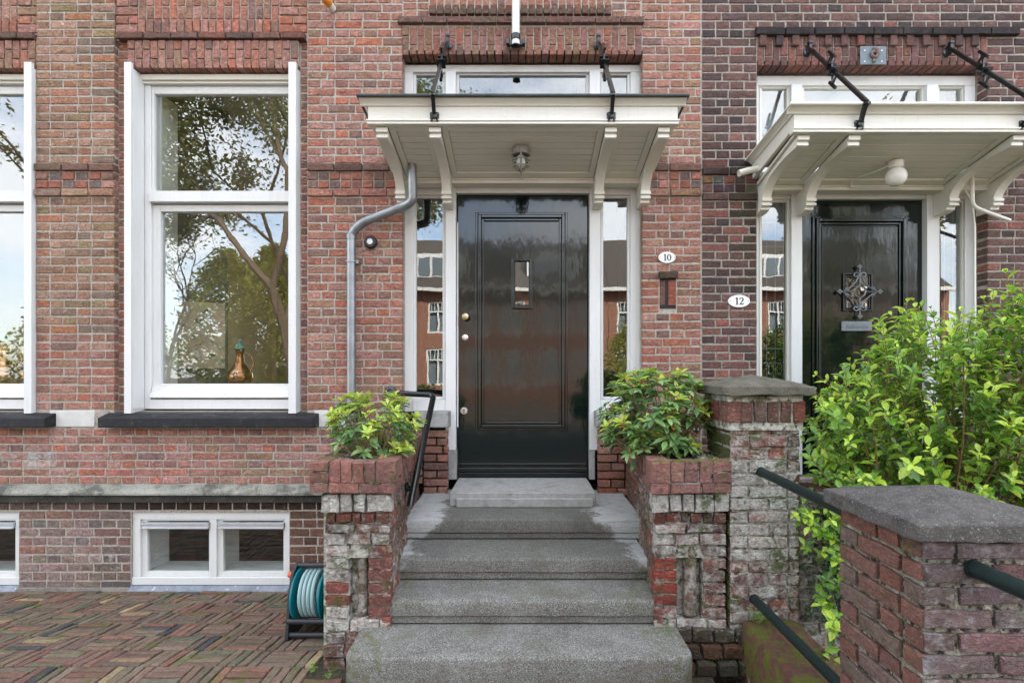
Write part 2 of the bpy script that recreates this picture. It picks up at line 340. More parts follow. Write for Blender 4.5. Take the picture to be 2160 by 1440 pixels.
# ------------------------------------------------------------------ bricks
PROTO = {}
def brick_geo(w, h, d, seed, nx=None, amp=.0016):
    r = random.Random(seed); nx = nx or max(2, int(round(w / .055)) + 1); nz = 2 if h < .09 else 3
    if h > w: nz = max(3, int(round(h/.05))+1); nx = 2
    bv = min(.0038, h*.10)
    def jit(a): return r.uniform(-a, a)
    v = []; idx = {}
    for i in range(nx):
        for k in range(nz):
            x = -w/2 + bv + (w - 2*bv)*i/(nx-1) + jit(amp); z = -h/2 + bv + (h - 2*bv)*k/(nz-1) + jit(amp)
            idx[i, k] = len(v); v.append((x, jit(amp*1.3), z))
    per = [(i, 0) for i in range(nx)] + [(nx-1, k) for k in range(1, nz)] + [(i, nz-1) for i in range(nx-2, -1, -1)] + [(0, k) for k in range(nz-2, 0, -1)]
    f = [(idx[i, k], idx[i+1, k], idx[i+1, k+1], idx[i, k+1]) for i in range(nx-1) for k in range(nz-1)]
    n1 = len(v)
    for (i, k) in per:
        x = -w/2 if i == 0 else (w/2 if i == nx-1 else -w/2 + w*i/(nx-1)); z = -h/2 if k == 0 else (h/2 if k == nz-1 else -h/2 + h*k/(nz-1))
        v.append((x + jit(amp*1.1), bv*.9 + jit(.0008), z + jit(amp*1.1)))
    m = len(per); n2 = len(v)
    for j in range(m): x, y, z = v[n1+j]; v.append((x, d, z))
    for j in range(m):
        a, b = j, (j+1) % m
        f.append((n1+a, n1+b, idx[per[b]], idx[per[a]])); f.append((n2+a, n2+b, n1+b, n1+a))
    return v, f
def proto(w, h, d, var, amp):
    key = (round(w, 2), round(h, 3), round(d, 2), var, amp)
    if key not in PROTO:
        v, f = brick_geo(key[0], key[1], key[2], hash(key[:4]) % 9999, amp=amp)
        me = bpy.data.meshes.new('brick'); me.from_pydata(v, [], f); me.update()
        ca = me.color_attributes.new('bc', 'FLOAT_COLOR', 'POINT'); ca.data.foreach_set('color', np.ones(len(v)*4, dtype=np.float32))
        me.polygons.foreach_set('use_smooth', [True]*len(me.polygons)); me.set_sharp_from_angle(angle=math.radians(28))
        PROTO[key] = (me, v, f)
    return key
def pal(cols, wts, j=.12):
    c = rnd.choices(cols, wts)[0]; k = 1 + rnd.uniform(-j, j)
    return tuple(min(1, x * k * (1 + rnd.uniform(-.05, .05))) for x in c)
P10 = ([(.40,.190,.138),(.43,.180,.125),(.34,.175,.13),(.46,.17,.105),(.35,.205,.13),(.27,.16,.13),(.44,.23,.18)], [6,3,5,.8,2,1.8,6])
P12 = ([(.150,.088,.076),(.115,.072,.066),(.185,.100,.084),(.27,.115,.088),(.075,.056,.055)], [6,4,4,.6,1.6])
POLD = ([(.26,.115,.085),(.20,.105,.085),(.30,.10,.07),(.17,.11,.09)], [4,4,2,3])
PCOP = ([(.235,.115,.092),(.27,.125,.10),(.20,.10,.085)], [3,3,2])
PPIL = ([(.15,.10,.095),(.13,.095,.095),(.17,.10,.09)], [3,3,2])
PPILS = ([(.165,.085,.068),(.19,.085,.065),(.145,.10,.082)], [3,3,2])
PPAV = ([(.165,.105,.078),(.185,.095,.07),(.14,.105,.078),(.17,.13,.088),(.30,.21,.12),(.13,.125,.085),(.06,.06,.065)], [6,5,6,4,1.1,1.8,.9])
class Bricks:
    def __init__(s, parent, mat, name='brick', amp=.0016, cap=300): s.p = parent; s.m = mat; s.L = []; s.n = name; s.amp = amp; s.cap = cap
    def add(s, c, w, h, u=(1,0,0), v=(0,0,1), n=(0,-1,0), d=.05, col=(1,1,1), e=0.0, tilt=.004, mat=None):
        s.L.append((Vector(c), w, h, Vector(u), Vector(v), Vector(n), d, col, e, rnd.uniform(-tilt, tilt), mat or s.m))
    def flush(s):
        sc = []
        for i, (c, w, h, u, v, n, d, col, e, t, mt) in enumerate(s.L):
            D = c.y + CD; a = 0
            if D > .3:
                px = VX + c.x*FPX/D; py = VY - (c.z-CZ)*FPX/D
                if -10 < px < 2170 and -10 < py < 1450:
                    view = (cam.location - c).normalized(); a = w*h*(FPX/D)**2 * max(0.02, view.dot(n))
            sc.append((a, i))
        sc.sort(reverse=True); top = set(i for a, i in sc[:s.cap] if a > 0); bulk = {}
        for i, (c, w, h, u, v, n, d, col, e, t, mt) in enumerate(s.L):
            key = proto(w, h, d, (i*7) % 5, s.amp); me, pv, pf = PROTO[key]
            R = Matrix((u, -n, v)).transposed() @ Matrix.Rotation(t, 3, 'Y')
            S = Matrix.Diagonal((w/key[0], 1, h/key[1]))
            flip = -1 if ((i*13) % 2) else 1
            if i in top:
                if (me.name, mt.name) not in s.__dict__.setdefault('mm', {}):
                    me2 = me if not me.materials else me.copy()
                    me2.materials.clear(); me2.materials.append(mt); s.mm[(me.name, mt.name)] = me2
                o = bpy.data.objects.new(s.n, s.mm[(me.name, mt.name)]); COL.objects.link(o)
                o.rotation_euler = R.to_euler(); base_parent(o, s.p, c); o.scale = (w/key[0], 1, h/key[1]); o.color = (*col, e)
            else:
                mb = bulk.setdefault(mt.name, (MB(), mt))[0]; RS = R @ S
                mb.add([c + RS @ Vector(q) for q in pv], pf, (*col, e))
        for mb, mt in bulk.values():
            o = mb.build(s.n + 'work', mt, s.p, smooth=False, normals=False, kind='stuff')
            o.data.polygons.foreach_set('use_smooth', [True]*len(o.data.polygons)); o.data.set_sharp_from_angle(angle=math.radians(28))
CH = .0675
def bond(B, x0, x1, z0, z1, Y, palette, holes=(), d=.05, e=0, style='cross', colf=None, efun=None, ph=0, u=None, org=None, n=(0,-1,0), j=.0125, ch=CH):
    """lay a face of bricks; x runs along u from org when u is given, else along world x"""
    nr = max(1, int(round((z1-z0)/ch))); rh = (z1-z0)/nr
    for r in range(nr):
        za, zb = z0 + r*rh, z0 + (r+1)*rh; zc = (za+zb)/2
        iv = [(x0, x1)]
        for (hx0, hx1, hz0, hz1) in holes:
            if zc > hz0 and zc < hz1:
                nv = []
                for a, b in iv:
                    if hx1 <= a or hx0 >= b: nv.append((a, b)); continue
                    if hx0 - a > .03: nv.append((a, hx0))
                    if b - hx1 > .03: nv.append((hx1, b))
                iv = nv
        for a, b in iv:
            x = a; k = 0; rr = (r + ph)
            while x < b - .02:
                if style == 'cross': L_ = .22 if rr % 2 == 0 else .113
                elif style == 'head': L_ = .113
                elif style == 'stretch': L_ = .22
                else: L_ = [.22, .113][(k + rr) % 2] if rr % 2 else [.113, .113, .22][(k + rr//2) % 3]
                if k == 0 and style == 'stretch' and rr % 2: L_ = .11
                if k == 0 and style == 'cross' and rr % 4 == 2: L_ = .165
                if style != 'head' : L_ *= rnd.uniform(.97, 1.03)
                if b - (x + L_) < .045: L_ = b - x
                w = L_ - j; h = rh - j + rnd.uniform(-.0012, .0012)
                if w > .015:
                    cx = x + L_/2; col = pal(*palette); ee = e
                    c = (cx, Y + rnd.uniform(-.002, .002), zc + rnd.uniform(-.0015, .0015))
                    if u is not None: c = Vector(org) + Vector(u)*cx + Vector(n)*rnd.uniform(-.002, .002); c.z = zc
                    if colf: col = colf(c[0], c[2], col)
                    if efun: ee = efun(c[0], c[2])
                    B.add(c, w, h, u or (1,0,0), (0,0,1), n, d, col, ee)
                x += L_; k += 1
def soldiers(B, x0, x1, z0, z1, Y, palette, d=.05, pattern='mix', e=0, colf=None, j=.010, wd=.0625, u=None, org=None, n=(0,-1,0)):
    nn = max(1, int(round((x1-x0)/wd))); w = (x1-x0)/nn
    for i in range(nn):
        cuts = [z0, z1]
        if pattern == 'mix': cuts = [z0, z0 + (z1-z0)*(.34 if i % 2 else .66) , z1]
        for a, b in zip(cuts[:-1], cuts[1:]):
            cx = x0 + (i+.5)*w; c = (cx, Y + rnd.uniform(-.002, .002), (a+b)/2)
            if u is not None: c = Vector(org) + Vector(u)*cx; c.z = (a+b)/2
            col = pal(*palette)
            if colf: col = colf(c[0], c[2], col)
            B.add(c, w-j, b-a-j, u or (1,0,0), (0,0,1), n, d, col, e, tilt=.012)
def wallbox(mb, holes, x0, x1, z0, z1, Y, d):
    """wall slab with rectangular openings, split into non-overlapping boxes"""
    xs = sorted(set([x0, x1] + [h[0] for h in holes if x0 < h[0] < x1] + [h[1] for h in holes if x0 < h[1] < x1]))
    for a, b in zip(xs[:-1], xs[1:]):
        m = (a+b)/2; hs = sorted([(max(z0, h[2]), min(z1, h[3])) for h in holes if h[0] < m < h[1]]); z = z0
        for h0, h1 in hs:
            if h0 > z: mb.box(a, b, Y, Y+d, z, h0)
            z = max(z, h1)
        if z < z1: mb.box(a, b, Y, Y+d, z, z1)
def dark(f, colr=(.05, .04, .035)):
    return lambda x, z, c: tuple(a*(1-f(x, z)) + b*f(x, z) for a, b in zip(c, colr))

# ------------------------------------------------------------------ ground
def gz(x, y):
    if x > -.9 and y < 0 and x < .9: return .0
    if x < 0: return -.105 + .155*min(1, max(0, -y/1.34))
    return .03
g = MB()
g.box(-200, 200, -200, 60, -.70, -.5)
ground = g.build('ground', M['soil'], kind='structure')
g = MB()                                              # courtyard bed under the pavers
nx, ny = 30, 16
vsx = [-7 + 8*i/nx for i in range(nx+1)]; vsy = [-2.6 + 2.75*k/ny for k in range(ny+1)]
def bz(y): return -.105 + .155*min(1, max(0, -y/1.34))
vv = [(x, y, bz(y) - .014 + .004*noise.noise(Vector((x*6, y*6, 0)))) for x in vsx for y in vsy]
ff = [(i*(ny+1)+k, (i+1)*(ny+1)+k, (i+1)*(ny+1)+k+1, i*(ny+1)+k+1) for i in range(nx) for k in range(ny)]
n0 = len(vv)
g.add(vv, ff)
courtyard = g.build('courtyard_pavement', M['joint_soil'], kind='structure')
BP = Bricks(courtyard, M['paver'], 'paver', amp=.0022)
sl = .155/1.34; vdir = Vector((0, 1, -sl)).normalized(); ndir = Vector((0, sl, 1)).normalized()
def pav(cx, cy, w, h, alongx):
    k = rnd.random(); col = pal(*PPAV, j=.22)
    c = Vector((cx, cy, bz(cy) + rnd.uniform(-.003, .004)))
    if cy < -1.34: u2, v2, n2 = Vector((1,0,0)), Vector((0,1,0)), Vector((0,0,1))
    else: u2, v2, n2 = Vector((1,0,0)), vdir, ndir
    n2 = (n2 + Vector((rnd.uniform(-.02,.02), rnd.uniform(-.02,.02), 0))).normalized(); v2 = n2.cross(u2).normalized(); u2 = v2.cross(n2).normalized()
    BP.add(c, w, h, u2, v2, n2, .05, col, 0, tilt=.01)
x = -6.2
while x < -.9: pav(x + .1, -.045, .192, .058, True); x += .202
BS = .212
iy = 0; y = -.085
while y > -2.3:
    x = -6.2 + .10*iy; ix = 0
    while x < -.85:
        t = (ix + iy) % 2
        for q in range(4):
            if t: pav(x + BS/2, y - (q+.5)*BS/4, BS-.010, BS/4-.008, True)
            else: pav(x + (q+.5)*BS/4, y - BS/2, BS/4-.008, BS-.010, False)
        x += BS; ix += 1
    y -= BS; iy += 1
BP.L = [b for b in BP.L if not (b[0].x > -1.13 and b[0].y > -1.45) and not (b[0].x > -.93)]
BP.flush()
g = MB(); g.box(-60, 60, -5.2, -2.61, -.2, .035); g.build('sidewalk', M['sidewalk'], kind='structure')
g = MB(); g.box(-60, 60, -12.5, -5.25, -.3, -.07); g.build('road', M['asphalt'], kind='structure')
g = MB(); g.box(-60, 60, -40, -12.55, -.3, .04); g.build('far_sidewalk', M['sidewalk'], kind='structure')
g = MB(); g.box(-.88, 8, -2.6, -.02, -.45, -.02); g.build('garden_soil', M['soil'], kind='structure')

# ------------------------------------------------------------------ house 10
h10 = thing('brick_house', 'red brick house with tall white windows, glossy black door and white canopy above stone steps', 'house', (-3, 1, -.1))
h12 = thing('brick_house', 'darker purple brown brick house at the right, behind the big green shrub', 'house', (5, 1, -.1))
XB = X(1480, 0)                                       # party line
SF = .11                                              # frame plane behind the wall face
WIN = (X(277, -.03), X(608, -.03))                    # clear opening of the tall window
dW = -2.115
wz0, wz1 = Z(868, SF), Z(163, SF)
door_h = (X(848, 0), X(1356, 0), Z(1062, 0), Z(106, 0))
win_h = (WIN[0]-.06, WIN[1]+.064, Z(868, 0), Z(134, 0)); win_h2 = (win_h[0]+dW, win_h[1]+dW, win_h[2], win_h[3])
bas = (X(280, .02), X(612, .02), Z(1250, .02), Z(1079, .02)); bas2 = (bas[0]-2.18, bas[1]-2.18, bas[2], bas[3])
d12_h = (X(1597, 0), X(2084, 0), Z(1010, 0), Z(128, 0))
Bay = (X(240, 0), X(648, 0)); Bay2 = (Bay[0]+dW, X(77, 0))
BY = .045
# mortar bodies
mb = MB(); wallbox(mb, [door_h, win_h, win_h2, bas, bas2, (Bay[0], Bay[1], Z(870,0), 8.2), (Bay2[0], Bay2[1], Z(870,0), 8.2), (-9.0, Bay2[0]-.55, -.2, 0)], -9, XB, -.3, 9.2, .0045, .30)
wallbox(mb, [win_h], Bay[0], Bay[1], Z(870,0), 8.2, BY+.0045, .26-BY); wallbox(mb, [win_h2], Bay2[0], Bay2[1], Z(870,0), 8.2, BY+.0045, .26-BY)
mb.build('wall', M['mortar'], h10)
mb = MB(); wallbox(mb, [d12_h], XB+.001, 10, -.3, 9.2, .0045, .30); mb.build('wall', M['mortar12'], h12)
for hh, x0, x1 in ((h10, -9, XB), (h12, XB+.001, 10)):
    mb = MB(); wallbox(mb, [(-3.2, -1.7, 1.0, 3.4)], x0, x1, -.3, 9.2, 7.7, .3); mb.box(x0, x0+.2, .31, 7.69, -.3, 9.2); mb.box(x1-.2, x1, .31, 7.69, -.3, 9.2); mb.build('rear_wall', M['mortar'], hh)  # rear opening added to let sun in and brighten the front room
    mb = MB(); mb.prism([(-.4, 9.2), (8.4, 9.2), (4, 11.8)], 'x', x0, x1); mb.build('roof', M['tile_roof'], hh)
B10 = Bricks(h10, M['brick']); B12 = Bricks(h12, M['brick'])
ZT = Z(-45, 0)
stain = lambda x, z: 0
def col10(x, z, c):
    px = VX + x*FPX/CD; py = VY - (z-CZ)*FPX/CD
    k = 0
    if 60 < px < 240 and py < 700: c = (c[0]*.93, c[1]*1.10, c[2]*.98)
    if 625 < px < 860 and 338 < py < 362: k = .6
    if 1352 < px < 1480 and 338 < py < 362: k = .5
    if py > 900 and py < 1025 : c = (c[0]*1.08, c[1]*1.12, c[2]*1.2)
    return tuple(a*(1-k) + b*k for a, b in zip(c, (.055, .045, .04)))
def e10(x, z):
    px = VX + x*FPX/CD; py = VY - (z-CZ)*FPX/CD
    b = math.exp(-((px-75)/62)**2 - ((py-968)/26)**2) + .5*math.exp(-((px-245)/40)**2 - ((py-940)/14)**2)
    return .10 + .62*b + (.12 if 900 < py < 1025 else 0) + rnd.uniform(-.04,.08)
orn = (Z(416, 0), Z(345, 0))
# pilaster between windows, main piers
def pier(x0, x1, B, palette, colf, efun, ztop, zbot, ornz=orn, ph=0):
    za, zb = ornz
    bond(B, x0, x1, zbot, za, 0, palette, style='mixed', colf=colf, efun=efun, ph=ph)
    bond(B, x0, x1, zb, ztop, 0, palette, style='mixed', colf=colf, efun=efun, ph=ph+1)
    c4 = (zb-za)/4
    bond(B, x0, x1, za, za+c4, -.022, palette, d=.07, style='stretch', colf=colf, efun=efun)
    dk = lambda x, z, c: tuple(.55*a + .45*b for a, b in zip(c, (.07, .06, .05)))
    bond(B, x0, x1, zb-c4, zb, -.022, palette, d=.07, style='stretch', colf=dk, efun=efun)
    for r in range(2):                                # chequer of red and grey headers
        n_ = max(3, int((x1-x0)/.095)); w = (x1-x0)/n_
        for i in range(n_):
            edge = i in (0, n_-1)
            cc = pal(*palette) if edge else ((.38,.145,.10) if (i+r) % 2 else (.21,.155,.14))
            if palette is P12 and not edge: cc = tuple(q*.6 for q in cc)
            B.add((x0+(i+.5)*w, -.010 if (edge or (i+r) % 2) else -.001, za+c4*(1.5+r)), w-.012, c4-.010, d=.06, col=cc, e=.05)
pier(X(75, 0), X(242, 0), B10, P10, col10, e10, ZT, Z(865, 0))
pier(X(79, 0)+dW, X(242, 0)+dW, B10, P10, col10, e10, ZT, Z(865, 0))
mb = MB()

za, zb = orn
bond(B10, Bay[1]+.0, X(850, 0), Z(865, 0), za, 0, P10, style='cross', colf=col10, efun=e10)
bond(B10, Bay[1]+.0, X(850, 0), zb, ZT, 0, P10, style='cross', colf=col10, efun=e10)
c4 = (zb-za)/4
xa, xb = Bay[1], X(850, 0)
bond(B10, xa, xb, za, za+c4, -.022, P10, d=.07, style='stretch', colf=col10, efun=e10)
bond(B10, xa, xb, zb-c4, zb, -.022, P10, d=.07, style='stretch', colf=col10, efun=e10)
for (pxa, pxb, BB, P_) in ((648, 835, B10, P10), (1365, 1480, B10, P10), (1481, 1596, B12, P12)):
    dz_ = -.03 if BB is B12 else 0
    x0_, x1_ = X(pxa, 0), X(pxb, 0)
    n_ = max(3, int((x1_-x0_)/.085)); w = (x1_-x0_)/n_
    for r in range(2):
        for i in range(n_):
            cc = (.37,.145,.10) if (i+r) % 2 else (.20,.145,.13)
            if rnd.random() < .3: cc = pal(*P_)
            if BB is B12: cc = tuple(q*(.62 if rnd.random() < .7 else .9) for q in cc)
            BB.add((x0_+(i+.5)*w, -.010 if (i+r) % 2 else -.002, za+dz_+c4*(1.5+r)), w-.012, c4-.010, d=.06, col=cc, e=.08)
for zz in (1,):                                       # strip beside the door opening, right of chequer
    bond(B10, X(835,0), X(850,0), za+c4, zb-c4, 0, P10, style='head', colf=col10, efun=e10)
# right pier of house 10
xr0, xr1 = X(1354, 0), XB - .002
niche = (X(1391, 0), X(1427, 0), Z(652, 0), Z(574, 0))
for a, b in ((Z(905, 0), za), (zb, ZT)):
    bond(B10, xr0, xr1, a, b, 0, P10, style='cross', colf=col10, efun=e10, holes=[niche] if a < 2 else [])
bond(B10, xr0, xr1, za, za+c4, -.022, P10, d=.07, style='stretch', colf=col10, efun=e10)
bond(B10, xr0, xr1, zb-c4, zb, -.022, P10, d=.07, style='stretch', colf=col10, efun=e10)
bond(B10, X(1255,0)+.02, xr1, -.02, Z(905, 0), 0, P10, style='cross', colf=lambda x,z,c: tuple(q*.8 for q in c), e=.1)
# little brick niche with a hood
mb = MB(); mb.box(niche[0]+.004, niche[1]-.004, .002, .03, niche[2]+.004, niche[3]-.004); mb.build('niche_back', M['black_plain'], h10)
B10.add(((niche[0]+niche[1])/2, -.03, niche[3]-.026), .145, .052, d=.09, col=(.10,.07,.05), e=.1)
B10.add((niche[0]+.026, .0, Z(617,0)), .044, .20, d=.05, col=(.20,.10,.08), e=.1)
B10.add((niche[1]-.036, -.006, Z(618,0)), .062, .205, d=.06, col=(.34,.11,.07), e=.05)
# below the sills
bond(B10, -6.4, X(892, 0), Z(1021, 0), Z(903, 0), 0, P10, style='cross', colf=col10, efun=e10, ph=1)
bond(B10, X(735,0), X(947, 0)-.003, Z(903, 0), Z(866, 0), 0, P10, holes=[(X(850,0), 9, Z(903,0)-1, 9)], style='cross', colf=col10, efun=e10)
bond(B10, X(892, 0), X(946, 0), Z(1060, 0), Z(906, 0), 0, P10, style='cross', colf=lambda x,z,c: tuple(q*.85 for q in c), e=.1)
# plinth, dark and stained under the cornice
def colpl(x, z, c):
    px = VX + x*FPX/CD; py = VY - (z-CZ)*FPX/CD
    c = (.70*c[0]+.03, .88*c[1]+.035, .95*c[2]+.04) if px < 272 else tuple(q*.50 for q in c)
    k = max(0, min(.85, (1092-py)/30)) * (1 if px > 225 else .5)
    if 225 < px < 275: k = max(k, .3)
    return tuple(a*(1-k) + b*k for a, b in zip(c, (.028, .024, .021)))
def epl(x, z):
    px = VX + x*FPX/CD; py = VY - (z-CZ)*FPX/CD
    return .16 + .42*math.exp(-((px-205)/50)**2 - ((py-1170)/60)**2) + rnd.uniform(-.05,.12)
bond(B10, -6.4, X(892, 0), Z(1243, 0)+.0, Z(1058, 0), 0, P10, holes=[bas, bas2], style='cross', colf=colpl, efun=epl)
mb = MB(); mb.box(-6.4, bas2[0]-.003, -.02, .0, -.3, Z(1238,0)); mb.box(bas2[1]+.003, bas[0]-.003, -.02, .0, -.3, Z(1238,0)); mb.box(bas[1]+.003, -1.0, -.02, .0, -.3, Z(1240,0))
mb.build('plinth_render', mottled('cement_render', (.16,.15,.13), (.30,.285,.25), 9, .95, (.08,.08,.06), 50, (.55,.7), .8, .006), h10)
# bays: lintels of soldiers over the tall windows
dkc = lambda x, z, c: tuple(.35*a + .65*b for a, b in zip(c, (.075, .055, .05)))
for ddx in (0, dW):
    a0, a1 = (Bay if ddx == 0 else Bay2); w0, w1 = win_h[0]+ddx, win_h[1]+ddx
    for (s0, s1) in ((a0, w0-.0), (w1, a1)):
        bond(B10, s0, s1, Z(868, 0), Z(83, 0), BY, P10, style='head', colf=lambda x,z,c: tuple(q*.92 for q in c), e=.05, ch=CH)
    soldiers(B10, w0, w1, Z(145, 0), Z(84, 0), .0, P10, d=.10, colf=col10)
    for i in range(int((a1-a0-.06)/.22)+1):
        xx = a0 + .03 + .22*i; ww = min(.21, a1-.02-xx)
        if ww > .05: B10.add((xx+ww/2, -.018, Z(77, 0)), ww, .045, d=.10, col=dkc(0,0,pal(*P10)), e=.1)
    soldiers(B10, w0+.08, w1-.16, Z(68, 0), Z(38, 0), .01, P10, d=.06, pattern='one', colf=col10)
    soldiers(B10, w0+.08, w1-.16, Z(38, 0), Z(-45, 0), .018, P10, d=.06, colf=col10)
    for (s0, s1) in ((a0, w0+.08), (w1-.16, a1)):
        bond(B10, s0, s1, Z(68, 0), Z(-45, 0), .012, P10, style='cross', colf=col10, e=.05)
    mb = MB(); mb.box(a0+.01, a1-.01, .025, .06, Z(83,0)+.002, Z(-45,0)); mb.box(w0+.002, w1-.002, .012, .09, Z(136,0), Z(85,0)); mb.build('lintel_core', M['mortar'], h10)
# lintel over door 10
soldiers(B10, X(847,0), X(1355,0), Z(117, 0), Z(57, 0), -.004, P10, d=.115, colf=lambda x,z,c: tuple(q*.82 for q in c), e=.05)
for i in range(10):
    xx = X(841,0) + i*.198; ww = .19
    if xx + ww < X(1360,0)+.02: B10.add((xx+ww/2, -.03, Z(46, 0)), ww, .050, d=.08, col=dkc(0,0,pal(*P10)), e=.1)
soldiers(B10, X(905,0), X(1290,0), Z(35,0), Z(15,0), -.028, P10, d=.08, pattern='one', colf=lambda x,z,c: tuple(.3*a+.7*b for a,b in zip(c,(.07,.055,.035))))
bond(B10, X(850,0), X(905,0), Z(38,0), ZT, 0, P10, style='head', colf=col10); bond(B10, X(1290,0), X(1352,0), Z(38,0), ZT, 0, P10, style='head', colf=col10)
soldiers(B10, X(905,0), X(1290,0), Z(13,0), Z(-45,0), 0, P10, colf=col10)
B10.flush()
# house 12 brickwork
def col12(x, z, c):
    px = VX + x*FPX/CD; py = VY - (z-CZ)*FPX/CD; k = 0; b2 = (.03, .036, .02)
    if 1560 < px < 1592 and 370 < py < 620: k = .75 - .25*(py-370)/250
    if py > 640: c = (c[0]*1.25, c[1]*1.12, c[2]*1.1)
    if 1480 < px < 1600 and 300 < py < 365: c = tuple(q*.6 for q in c)
    return tuple(a*(1-k) + b*k for a, b in zip(c, b2))
oz = -.03
bond(B12, XB, X(1597,0), -.02, za+oz, 0, P12, style='cross', colf=col12, e=.05, ph=1)
bond(B12, XB, X(1597,0), za+oz, za+oz+c4, -.015, P12, d=.06, style='stretch', colf=col12, e=.05)
bond(B12, XB, X(1597,0), zb+oz-c4, zb+oz, -.018, P12, d=.06, style='stretch', colf=lambda x,z,c: tuple(q*.4 for q in c), e=.0)
bond(B12, XB, X(1597,0), zb+oz, Z(62,0), 0, P12, style='cross', colf=col12, e=.05)
bond(B12, X(2082,0), X(2330,0), -.02, Z(62,0), 0, P12, style='cross', colf=col12, e=.05, d=.10)
bond(B12, XB, X(2330,0), Z(62,0), ZT, 0, P12, style='cross', colf=col12, e=.05, ph=1)
soldiers(B12, X(1597,0), X(2083,0), Z(140,0), Z(78,0), -.004, ([(.20,.10,.08),(.165,.09,.075),(.24,.11,.085)], [3,3,2]), d=.115, e=.05)
for i in range(9):
    xx = X(1592,0) + i*.235; B12.add((xx+.115, -.035, Z(70,0)), .226, .058, d=.08, col=(.035,.03,.03), e=0)
for i in range(14):                                   # stepped headers hanging below the course
    xx = X(1600,0) + i*.131; B12.add((xx+.03, -.022, Z(88,0)), .055, .085, d=.06, col=tuple(q*.9 for q in pal(*P12)), e=.05)
B12.flush()

# stone bands and sills ------------------------------------------------
for ddx in (0, dW):
    mb = MB(); x0, x1 = X(205, -.10)+ddx, X(663, -.10)+ddx
    mb.prism([(-.10, Z(902,-.10)), (.10, Z(902,-.10)), (.10, Z(868,.10)+.004), (.02, Z(868,.05)), (-.10, Z(881,-.10))], 'x', x0, x1)
    mb.build('window_sill', M['black_stone'], h10, bevel=.008)
for a, b in ((105, 205), (663, 735)):
    mb = MB(); mb.box(X(a,0)+.002, X(b,0)-.02, -.005, .12, Z(900,0)+.001, Z(865,0)-.001); mb.build('stone_block', M['white_stone'], h10, bevel=.004)
mb = MB(); mb.prism([(-.075, Z(1045,-.075)), (.05, Z(1045,-.075)), (.05, Z(1021,0)), (-.005, Z(1021,0)), (-.06, Z(1036,-.06)), (-.075, Z(1040, -.075))], 'x', -6.4, X(690,-.075))
mb.build('cornice', M['cornice'], h10, bevel=.004)
mb = MB(); mb.box(-6.4, X(684,-.05), -.052, .02, Z(1060,-.05), Z(1045,-.05)-.001); mb.build('cornice_base', M['cornice_dark'], h10, bevel=.004)
mb = MB(); mb.box(X(872,-.06), X(946,-.06), -.06, .14, Z(902,-.06), Z(868,-.06)); mb.build('stone_block', M['granite_pale'], h10, bevel=.012)
mb = MB(); mb.box(X(1258,-.06), X(1330,-.06), -.06, .14, Z(902,-.06), Z(868,-.06)); mb.build('stone_block', M['granite_pale'], h10, bevel=.012)

